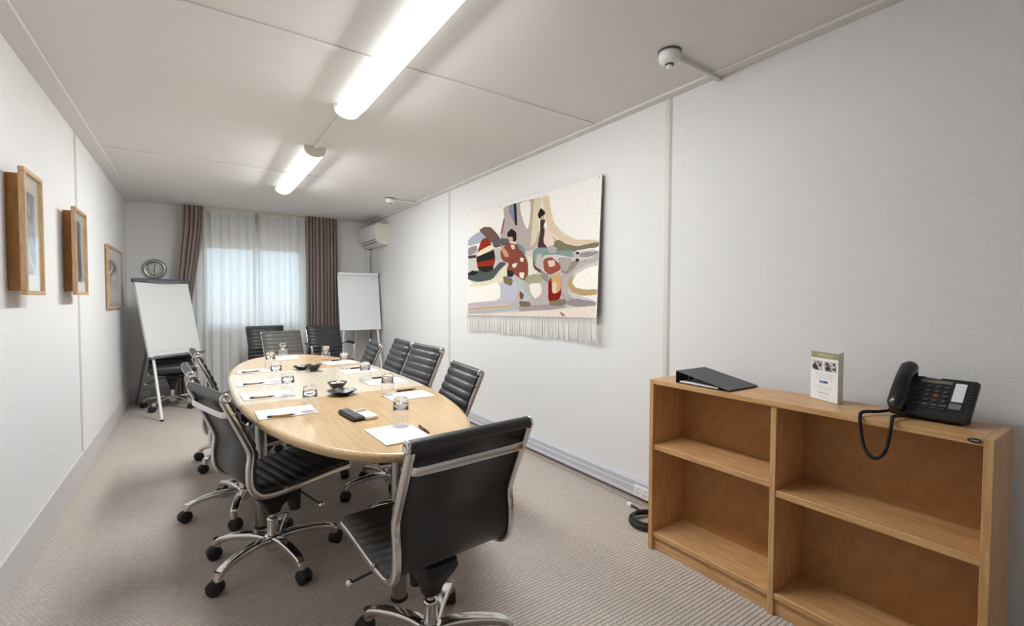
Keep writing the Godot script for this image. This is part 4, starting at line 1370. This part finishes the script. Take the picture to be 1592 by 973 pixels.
# ---------------------------------------------------------------- flip charts
func flipcharts() -> void:
	# left: padded flip chart on a tripod, leaning back
	var n := Vector3(0.66, 0, 0.751); var u := Vector3(0.751, 0, -0.66)
	var tilt := deg_to_rad(13.0)
	var upv := (Vector3.UP * cos(tilt) - n * sin(tilt)).normalized()
	var nor := u.cross(upv).normalized()
	var o := Vector3(-0.419, 0, -6.154)
	var t := thing("flip_chart", "flip chart easel with blank white paper and grey clamp bar", "flip chart", o)
	var base := Vector3(0, 0.62, 0)
	var w := 0.618; var L := 0.83
	var fr := Transform3D(Basis(u, upv, nor), base)
	var b := MB.new()
	b.box(Vector3(w * 0.5, L * 0.5, -0.008), Vector3(w, L, 0.012), 0.003, fr); part(b, mat(rgb(196, 197, 200), 0.5), "board", t)
	b = MB.new()
	b.box(Vector3(w * 0.5, L * 0.5 - 0.004, 0.003), Vector3(w - 0.012, L - 0.008, 0.008), 0.0015, fr); part(b, M.paper, "paper_pad", t, "blank white paper pad")
	b = MB.new()
	b.box(Vector3(w * 0.5, 0.050, 0.0075), Vector3(w - 0.014, 0.0015, 0.001), 0.0, fr); part(b, M.grey, "sheet_edge", t)
	# clamp bar: rounded, bulging in the middle
	b = MB.new()
	var cp := PackedVector3Array(); var cs := []
	for i in 15:
		var f := float(i) / 14.0
		cp.append(fr * Vector3(lerpf(-0.018, w + 0.018, f), L + 0.006, 0.004))
		var e: float = 1.0 - pow(absf(f - 0.5) * 2.0, 6.0) * 0.25
		cs.append(Vector2(0.020 * e, 0.026 * e))
	b.sweep(cp, MB.round_profile(14), upv, cs); part(b, mat(rgb(92, 93, 97), 0.5), "clamp_bar", t, "dark grey clamp bar")
	b = MB.new()
	b.sweep(curve([fr * Vector3(0.12, L - 0.004, 0.026), fr * Vector3(w * 0.5, L - 0.016, 0.031), fr * Vector3(w - 0.12, L - 0.004, 0.026)], 8), MB.soft_rect(0.008, 0.020, 0.003), upv); part(b, M.grey, "clamp_grip", t)
	# pen tray
	b = MB.new()
	b.box(Vector3(w * 0.5, -0.018, 0.022), Vector3(w * 0.98, 0.012, 0.066), 0.004, fr)
	b.box(Vector3(w * 0.5, -0.008, 0.054), Vector3(w * 0.98, 0.024, 0.006), 0.002, fr); part(b, M.grey, "pen_tray", t, "grey pen tray")
	# legs
	var tube := func(owner_thing: Node3D, p: Vector3, q: Vector3, r: float, m: Material, called: String):
		var bb := MB.new(); bb.cyl(p, q, r, -1, 14)
		var leg := part(bb, m, called, owner_thing)
		var fb := MB.new(); fb.cyl(q, q + (q - p).normalized() * 0.012, r * 1.25, r * 1.1, 12); part(fb, M.rubber, "foot", leg)
	tube.call(t, fr * Vector3(0.07, 0.10, -0.022), Vector3(-0.30, 0.014, -5.83) - o, 0.0135, M.white, "leg")
	tube.call(t, fr * Vector3(w - 0.07, 0.10, -0.022), Vector3(0.20, 0.014, -6.27) - o, 0.0135, M.white, "leg")
	tube.call(t, fr * Vector3(w * 0.42, L - 0.10, -0.03), Vector3(-0.59, 0.014, -6.93) - o, 0.0125, M.grey, "leg")
	# right: whiteboard easel
	n = Vector3(0, 0, 1); u = Vector3(1, 0, 0.03).normalized()
	tilt = deg_to_rad(9.0)
	upv = (Vector3.UP * cos(tilt) - Vector3(0, 0, 1) * sin(tilt)).normalized()
	nor = u.cross(upv).normalized()
	o = Vector3(1.63, 0, -6.57)
	t = thing("whiteboard_easel", "white easel board with faint marker notes, under the air conditioner", "whiteboard", o)
	w = 0.565; L = 0.81
	fr = Transform3D(Basis(u, upv, nor), Vector3(0, 0.805, 0))
	b = MB.new(); b.box(Vector3(w * 0.5, L * 0.5, -0.006), Vector3(w - 0.01, L - 0.01, 0.010), 0.001, fr); part(b, M.whiteboard, "board", t, "white writing surface")
	for q in [[Vector3(w * 0.5, 0.008, 0), Vector3(w, 0.018, 0.022)], [Vector3(0.008, L * 0.5, 0), Vector3(0.018, L - 0.03, 0.020)], [Vector3(w - 0.008, L * 0.5, 0), Vector3(0.018, L - 0.03, 0.020)]]:
		b = MB.new(); b.box(q[0], q[1], 0.003, fr); part(b, M.white, "board_frame", t)
	b = MB.new(); b.box(Vector3(w * 0.5, L - 0.014, 0.006), Vector3(w + 0.01, 0.042, 0.030), 0.006, fr); part(b, M.white, "clamp_bar", t)
	for x in [-0.004, w + 0.004]:
		b = MB.new(); b.box(Vector3(x, L - 0.014, 0.006), Vector3(0.012, 0.046, 0.034), 0.003, fr); part(b, M.dark_grey, "corner_cap", t)
	var rng := RandomNumberGenerator.new(); rng.seed = 77
	for q in [[0.03, 0.13, L - 0.062, mat(rgb(96, 150, 124), 0.6)], [0.03, 0.17, L - 0.084, mat(rgb(110, 128, 134), 0.6)], [w - 0.11, w - 0.03, L - 0.058, mat(rgb(196, 116, 110), 0.6)], [w - 0.09, w - 0.03, L - 0.080, mat(rgb(190, 130, 124), 0.6)]]:
		b = MB.new()
		var x: float = q[0]
		while x < q[1]:
			var l := rng.randf_range(0.006, 0.016)
			b.box(Vector3(x + l * 0.5, q[2] + rng.randf_range(-0.003, 0.003), -0.0006), Vector3(l, 0.0035, 0.0008), 0.0, fr)
			x += l + rng.randf_range(0.003, 0.008)
		var mk := part(b, q[3], "marker_line", t, "faint line of marker writing")
	tube.call(t, fr * Vector3(0.055, 0.02, -0.016), Vector3(1.62, 0.014, -6.50) - o, 0.0145, M.white, "leg")
	tube.call(t, fr * Vector3(w - 0.045, 0.02, -0.016), Vector3(2.185, 0.014, -6.43) - o, 0.0145, M.white, "leg")
	tube.call(t, fr * Vector3(w * 0.5, L - 0.10, -0.025), Vector3(1.93, 0.014, -7.03) - o, 0.0125, M.white, "leg")

# ---------------------------------------------------------------- air conditioner, smoke detectors
func wall_units() -> void:
	var z0 := -7.10; var z1 := -6.33
	var t := thing("air_conditioner", "white split air conditioner high on the wall above the easel board", "air conditioner", Vector3(XR, 2.0, (z0 + z1) * 0.5))
	var hz := (z1 - z0) * 0.5
	# end outline: (out from the wall, up)
	var prof := PackedVector2Array([Vector2(0.0, 0.005), Vector2(0.0, 0.285), Vector2(0.135, 0.292), Vector2(0.170, 0.282), Vector2(0.188, 0.245), Vector2(0.192, 0.15), Vector2(0.180, 0.085), Vector2(0.130, 0.022), Vector2(0.06, 0.0)])
	var tr := Transform3D(Basis(Vector3(-1, 0, 0), Vector3(0, 1, 0), Vector3(0, 0, -1)), Vector3.ZERO)
	var b := MB.new(); b.prism(prof, -hz + 0.012, hz - 0.012, tr); part(b, M.white, "casing", t)
	for sg in [-1, 1]:
		b = MB.new(); b.prism(prof, sg * (hz - 0.012) - 0.012, sg * (hz - 0.012) + 0.012, tr * Transform3D(Basis.from_scale(Vector3(1.0, 0.985, 1)), Vector3(0, 0.002, 0))); part(b, M.plastic_warm, "end_panel", t)
	boxpart(Vector3(-0.194, 0.19, 0), Vector3(0.006, 0.15, hz * 2 - 0.06), M.white, "front_panel", t, 0.002)
	# outlet louvres on the lower slope
	var dir := Vector2(-0.050, -0.063).normalized()
	for k in 2:
		var p := Vector2(0.180, 0.085) + Vector2(-0.050, -0.063) * (0.25 + 0.5 * k)
		b = MB.new()
		b.box(Vector3.ZERO, Vector3(0.006, 0.014, hz * 2 - 0.12), 0.001, Transform3D(Basis(Vector3(0, 0, 1), -0.67), Vector3(-p.x - 0.001, p.y - 0.001, 0)))
		part(b, M.dark_grey, "air_slot", t, "dark outlet slot")
	b = MB.new()
	b.box(Vector3.ZERO, Vector3(0.005, 0.03, hz * 2 - 0.12), 0.001, Transform3D(Basis(Vector3(0, 0, 1), -0.67), Vector3(-0.159, 0.050, 0)))
	part(b, M.white, "louvre", t)
	# drain conduit below it, in the corner
	t = thing("wall_conduit", "white pipe duct running down the corner below the air conditioner", "conduit", Vector3(XR - 0.045, 0.147, ZB + 0.03))
	boxpart(Vector3(0, 0.87, 0), Vector3(0.05, 1.74, 0.04), M.trim, "duct", t, 0.004)
	boxpart(Vector3(0, 1.795, 0), Vector3(0.075, 0.11, 0.056), M.trim, "duct_head", t, 0.008)
	b = MB.new(); b.cyl(Vector3(0, 1.845, 0.0), Vector3(0, 1.865, 0.0), 0.03, 0.03, 16); part(b, M.dark_grey, "rubber_collar", t)
	# smoke detectors with their surface conduits
	for q in [[1.83, -1.39, "round smoke detector on the ceiling between bookcase and tapestry", 1.0], [1.855, -5.205, "round smoke detector on the ceiling by the air conditioner", 1.0]]:
		t = thing("smoke_detector", q[2], "smoke detector", Vector3(q[0], HC, q[1]), 0.0, "ceiling smoke detectors")
		b = MB.new(); b.lathe([Vector2(0, 0.0), Vector2(0.052, 0.0), Vector2(0.052, -0.008), Vector2(0, -0.008)], 30); part(b, M.dark_grey, "base", t, "dark base ring")
		b = MB.new(); b.lathe([Vector2(0, -0.008), Vector2(0.049, -0.008), Vector2(0.050, -0.03), Vector2(0.043, -0.048), Vector2(0.030, -0.058), Vector2(0, -0.060)], 30); part(b, M.white, "housing", t)
		b = MB.new(); b.lathe([Vector2(0, -0.059), Vector2(0.020, -0.059), Vector2(0.020, -0.066), Vector2(0, -0.066)], 20); part(b, M.dark_grey, "vent", t)
		b = MB.new(); b.lathe([Vector2(0, -0.066), Vector2(0.017, -0.066), Vector2(0.014, -0.074), Vector2(0, -0.076)], 20); part(b, M.white, "sensor_cap", t)
		var len: float = XR - q[0] - 0.05
		b = MB.new(); b.box(Vector3(0.05 + len * 0.5 - 0.002, -0.021, 0), Vector3(len - 0.004, 0.018, 0.024), 0.003); part(b, M.trim, "conduit", t)

# ---------------------------------------------------------------- on the table
func on_the_table() -> void:
	var y := TABLE_TOP
	var order := ["closest to the window", "second from the window", "third from the window", "closest to the bookcase"]
	var ps := "on the picture side of the table, "
	var tsd := "on the tapestry side of the table, "
	# [where, pad centre, pad size, pad turn, glass, pen a, pen b]
	var rows := [
		[ps + order[3], Vector2(0.331, -2.287), 0.0, Vector2(0.421, -2.238), Vector2(0.246, -2.205), Vector2(0.355, -2.197)],
		[ps + order[2], Vector2(0.308, -2.745), 0.02, Vector2(0.396, -2.68), Vector2(0.219, -2.672), Vector2(0.332, -2.664)],
		[ps + order[1], Vector2(0.312, -3.185), -0.03, Vector2(0.402, -3.16), Vector2(0.22, -3.117), Vector2(0.338, -3.117)],
		[ps + order[0], Vector2(0.350, -3.70), -0.06, Vector2(0.444, -3.78), Vector2(0.255, -3.63), Vector2(0.361, -3.64)],
		[tsd + order[3], Vector2(0.924, -2.325), 0.0, Vector2(0.832, -2.385), Vector2(0.913, -2.459), Vector2(1.022, -2.462)],
		[tsd + order[2], Vector2(0.960, -2.805), 0.03, Vector2(0.864, -2.885), Vector2(0.935, -2.945), Vector2(1.035, -2.95)],
		[tsd + order[1], Vector2(0.948, -3.30), 0.02, Vector2(0.895, -3.50), Vector2(0.935, -3.44), Vector2(1.03, -3.45)],
		[tsd + order[0], Vector2(0.943, -3.815), 0.0, Vector2(0.895, -4.08), Vector2(0.92, -3.95), Vector2(1.01, -3.97)],
		["at the table end near the bookcase", Vector2(0.628, -1.69), PI / 2 + 0.03, Vector2(0.676, -1.781), Vector2(0.735, -1.735), Vector2(0.729, -1.622)],
		["at the window end of the table", Vector2(0.640, -4.345), PI / 2 - 0.1, Vector2(0.625, -4.47), null, null],
	]
	var pb := MB.new(); pb.box(Vector3(0, 0.0022, 0), Vector3(0.238, 0.0044, 0.176), 0.0006)
	var pm := pb.mesh()
	var tb := MB.new(); tb.box(Vector3(-0.1165, 0.0046, 0), Vector3(0.006, 0.0006, 0.176))
	var tm := tb.mesh()
	# upturned tumbler: rim down, thick base on top
	var gb := MB.new()
	gb.lathe([Vector2(0.0352, 0.0), Vector2(0.0366, 0.0008), Vector2(0.0366, 0.003), Vector2(0.0340, 0.045), Vector2(0.0324, 0.066), Vector2(0.0306, 0.066), Vector2(0.0324, 0.045), Vector2(0.0352, 0.002), Vector2(0.0352, 0.0)], 40)
	var gd := MB.new()
	gd.lathe([Vector2(0.0306, 0.0662), Vector2(0.0324, 0.0662), Vector2(0.0300, 0.092), Vector2(0.0285, 0.102), Vector2(0.0265, 0.112), Vector2(0.0235, 0.1148), Vector2(0.0, 0.1138), Vector2(0.0, 0.098), Vector2(0.014, 0.0975), Vector2(0.0225, 0.093), Vector2(0.0262, 0.086), Vector2(0.0306, 0.0662)], 40)
	var gbm := gd.mesh()
	var gm := gb.mesh()
	var pen_b := MB.new(); pen_b.lathe([Vector2(0, -0.040), Vector2(0.0046, -0.040), Vector2(0.0050, -0.01), Vector2(0.0046, 0.030), Vector2(0, 0.030)], 12, Transform3D(Basis(Vector3(0, 0, 1), -PI / 2), Vector3(0, 0.005, 0)))
	var pen_t := MB.new()
	pen_t.lathe([Vector2(0, 0.030), Vector2(0.0045, 0.030), Vector2(0.0030, 0.048), Vector2(0.0009, 0.058), Vector2(0, 0.058)], 12, Transform3D(Basis(Vector3(0, 0, 1), -PI / 2), Vector3(0, 0.005, 0)))
	var pen_c := MB.new()
	pen_c.lathe([Vector2(0, -0.058), Vector2(0.0035, -0.058), Vector2(0.0045, -0.052), Vector2(0.0045, -0.040), Vector2(0, -0.040)], 12, Transform3D(Basis(Vector3(0, 0, 1), -PI / 2), Vector3(0, 0.005, 0)))
	var pen_k := MB.new()
	pen_k.box(Vector3(-0.045, 0.0105, 0), Vector3(0.026, 0.0016, 0.003), 0.0005)
	var m1 := pen_b.mesh(); var m2 := pen_t.mesh(); var m3 := pen_c.mesh(); var m4 := pen_k.mesh()
	for i in rows.size():
		var r: Array = rows[i]
		var t := thing("notepad", "blank white notepad " + r[0], "notepad", Vector3(r[1].x, y + 0.0002, r[1].y), r[2], "notepads set round the table")
		put(pm, M.paper, "pages", t)
		put(tm, mat(rgb(222, 218, 208), 0.7), "glue_binding", t)
		# a glass whose rim stands on the pad is lifted by the pad's thickness
		var local: Vector3 = Basis(Vector3.UP, -r[2]) * Vector3(r[3].x - r[1].x, 0, r[3].y - r[1].y)
		var on: bool = absf(local.x) < 0.119 + 0.035 and absf(local.z) < 0.088 + 0.035
		t = thing("glass_tumbler", "upturned clear glass tumbler " + r[0], "glass", Vector3(r[3].x, y + (0.0050 if on else 0.0003), r[3].y), 0.0, "upturned glasses round the table")
		put(gm, M.tumbler, "tumbler_wall", t)
		put(gbm, M.glass, "tumbler_base", t, Transform3D.IDENTITY, "thick glass base and shoulder")
		if r[4] != null:
			var a: Vector2 = r[4]; var b: Vector2 = r[5]
			var mid := (a + b) * 0.5
			var l2: Vector3 = Basis(Vector3.UP, -r[2]) * Vector3(mid.x - r[1].x, 0, mid.y - r[1].y)
			var onp: bool = absf(l2.x) < 0.119 and absf(l2.z) < 0.088
			t = thing("ballpoint_pen", "dark-tipped wooden pen " + r[0], "pen", Vector3(mid.x, y + (0.0050 if onp else 0.0003), mid.y), -atan2(b.y - a.y, b.x - a.x), "pens beside the notepads")
			var dark: bool = i >= 4
			put(m1, M.pen_wood if not dark else mat(rgb(62, 48, 40), 0.45), "barrel", t)
			put(m2, M.black, "tip", t); put(m3, M.black, "cap", t); put(m4, M.steel, "clip", t)
	# bowls and saucers
	var bowl := MB.new()
	bowl.lathe([Vector2(0, 0.0), Vector2(0.020, 0.0), Vector2(0.022, 0.003), Vector2(0.034, 0.020), Vector2(0.052, 0.046), Vector2(0.0535, 0.048), Vector2(0.050, 0.048), Vector2(0.032, 0.022), Vector2(0.018, 0.007), Vector2(0, 0.006)], 36)
	var dish := MB.new()
	var rs := []
	for p in [Vector2(0, 0.0), Vector2(0.030, 0.0), Vector2(0.034, 0.002), Vector2(0.056, 0.014), Vector2(0.071, 0.024), Vector2(0.073, 0.026), Vector2(0.070, 0.026), Vector2(0.052, 0.017), Vector2(0.03, 0.008), Vector2(0, 0.007)]:
		var ring := PackedVector3Array()
		for j in 48:
			var a := TAU * j / 48.0
			var k: float = smoothstep(0.03, 0.073, p.x)
			ring.append(Vector3(cos(a) * maxf(p.x, 1e-5), p.y + 0.0025 * k * sin(a * 7.0), sin(a) * maxf(p.x, 1e-5) * (1.0 + 0.03 * k * sin(a * 5.0))))
		rs.append(ring)
	dish.rings(rs)
	var bm := bowl.mesh(); var dm := dish.mesh()
	var mint := MB.new(); mint.ball(Vector3.ZERO, Vector3(0.0105, 0.008, 0.0105), 10, 7)
	var mm := mint.mesh()
	var t1 := thing("saucer", "dark wavy-rimmed saucer beside the bowl of mints", "saucer", Vector3(0.640, y + 0.0003, -2.545)); put(dm, M.ceramic, "dish", t1)
	var t2 := thing("bowl", "small dark bowl holding white mints", "bowl", Vector3(0.648, y + 0.0003, -2.68)); put(bm, M.ceramic, "bowl_body", t2)
	var rng := RandomNumberGenerator.new(); rng.seed = 5
	for k in 11:
		var a := TAU * k / 8.0; var r := 0.030 if k < 8 else 0.010
		var mp := thing("mint", "round white mint in the small dark bowl", "sweet", Vector3(0.648 + cos(a) * r, y + (0.036 if k < 8 else 0.046) + rng.randf_range(0, 0.003), -2.68 + sin(a) * r), rng.randf() * TAU, "mints in the bowl")
		put(mm, M.mint if k % 3 else mat(rgb(214, 206, 190), 0.35), "sweet_body", mp)
	var t3 := thing("bowl", "small empty dark bowl near the window half of the table", "bowl", Vector3(0.684, y + 0.0003, -3.49)); put(bm, M.ceramic, "bowl_body", t3)
	var t4 := thing("saucer", "dark wavy-rimmed saucer behind the empty bowl", "saucer", Vector3(0.628, y + 0.0003, -3.62)); put(dm, M.ceramic, "dish", t4, Transform3D(Basis.from_scale(Vector3(0.8, 1, 0.8)), Vector3.ZERO))
	# remotes
	var rt := thing("remote_control", "black remote control with many buttons on the table", "remote control", Vector3(0.551, y + 0.0003, -2.045), 0.10)
	boxpart(Vector3(0, 0.010, 0), Vector3(0.050, 0.020, 0.185), M.black, "body", rt, 0.006)
	var kb := MB.new(); kb.box(Vector3.ZERO, Vector3(0.009, 0.003, 0.006), 0.001)
	var km := kb.mesh()
	var km1 := mat(rgb(120, 122, 126), 0.5); var km2 := mat(rgb(70, 72, 78), 0.5)
	for row in 11:
		for col in 3:
			put(km, km1 if row % 4 else km2, "button", rt, Transform3D(Basis.IDENTITY, Vector3(-0.014 + col * 0.014, 0.0205, -0.078 + row * 0.0135)))
	rt = thing("remote_control", "cream air conditioner remote with a small screen beside the black one", "remote control", Vector3(0.604, y + 0.0003, -2.025), 0.13)
	boxpart(Vector3(0, 0.009, 0), Vector3(0.056, 0.018, 0.150), M.plastic_warm, "body", rt, 0.005)
	boxpart(Vector3(0, 0.0182, -0.040), Vector3(0.042, 0.002, 0.040), mat(rgb(128, 134, 128), 0.25), "display_window", rt, 0.0005, "grey liquid crystal window")
	for col in 2:
		put(km, M.grey, "button", rt, Transform3D(Basis.IDENTITY, Vector3(-0.010 + col * 0.02, 0.0185, 0.0)))
	boxpart(Vector3(0, 0.0182, 0.040), Vector3(0.046, 0.0016, 0.050), M.white, "sliding_cover", rt, 0.0005)
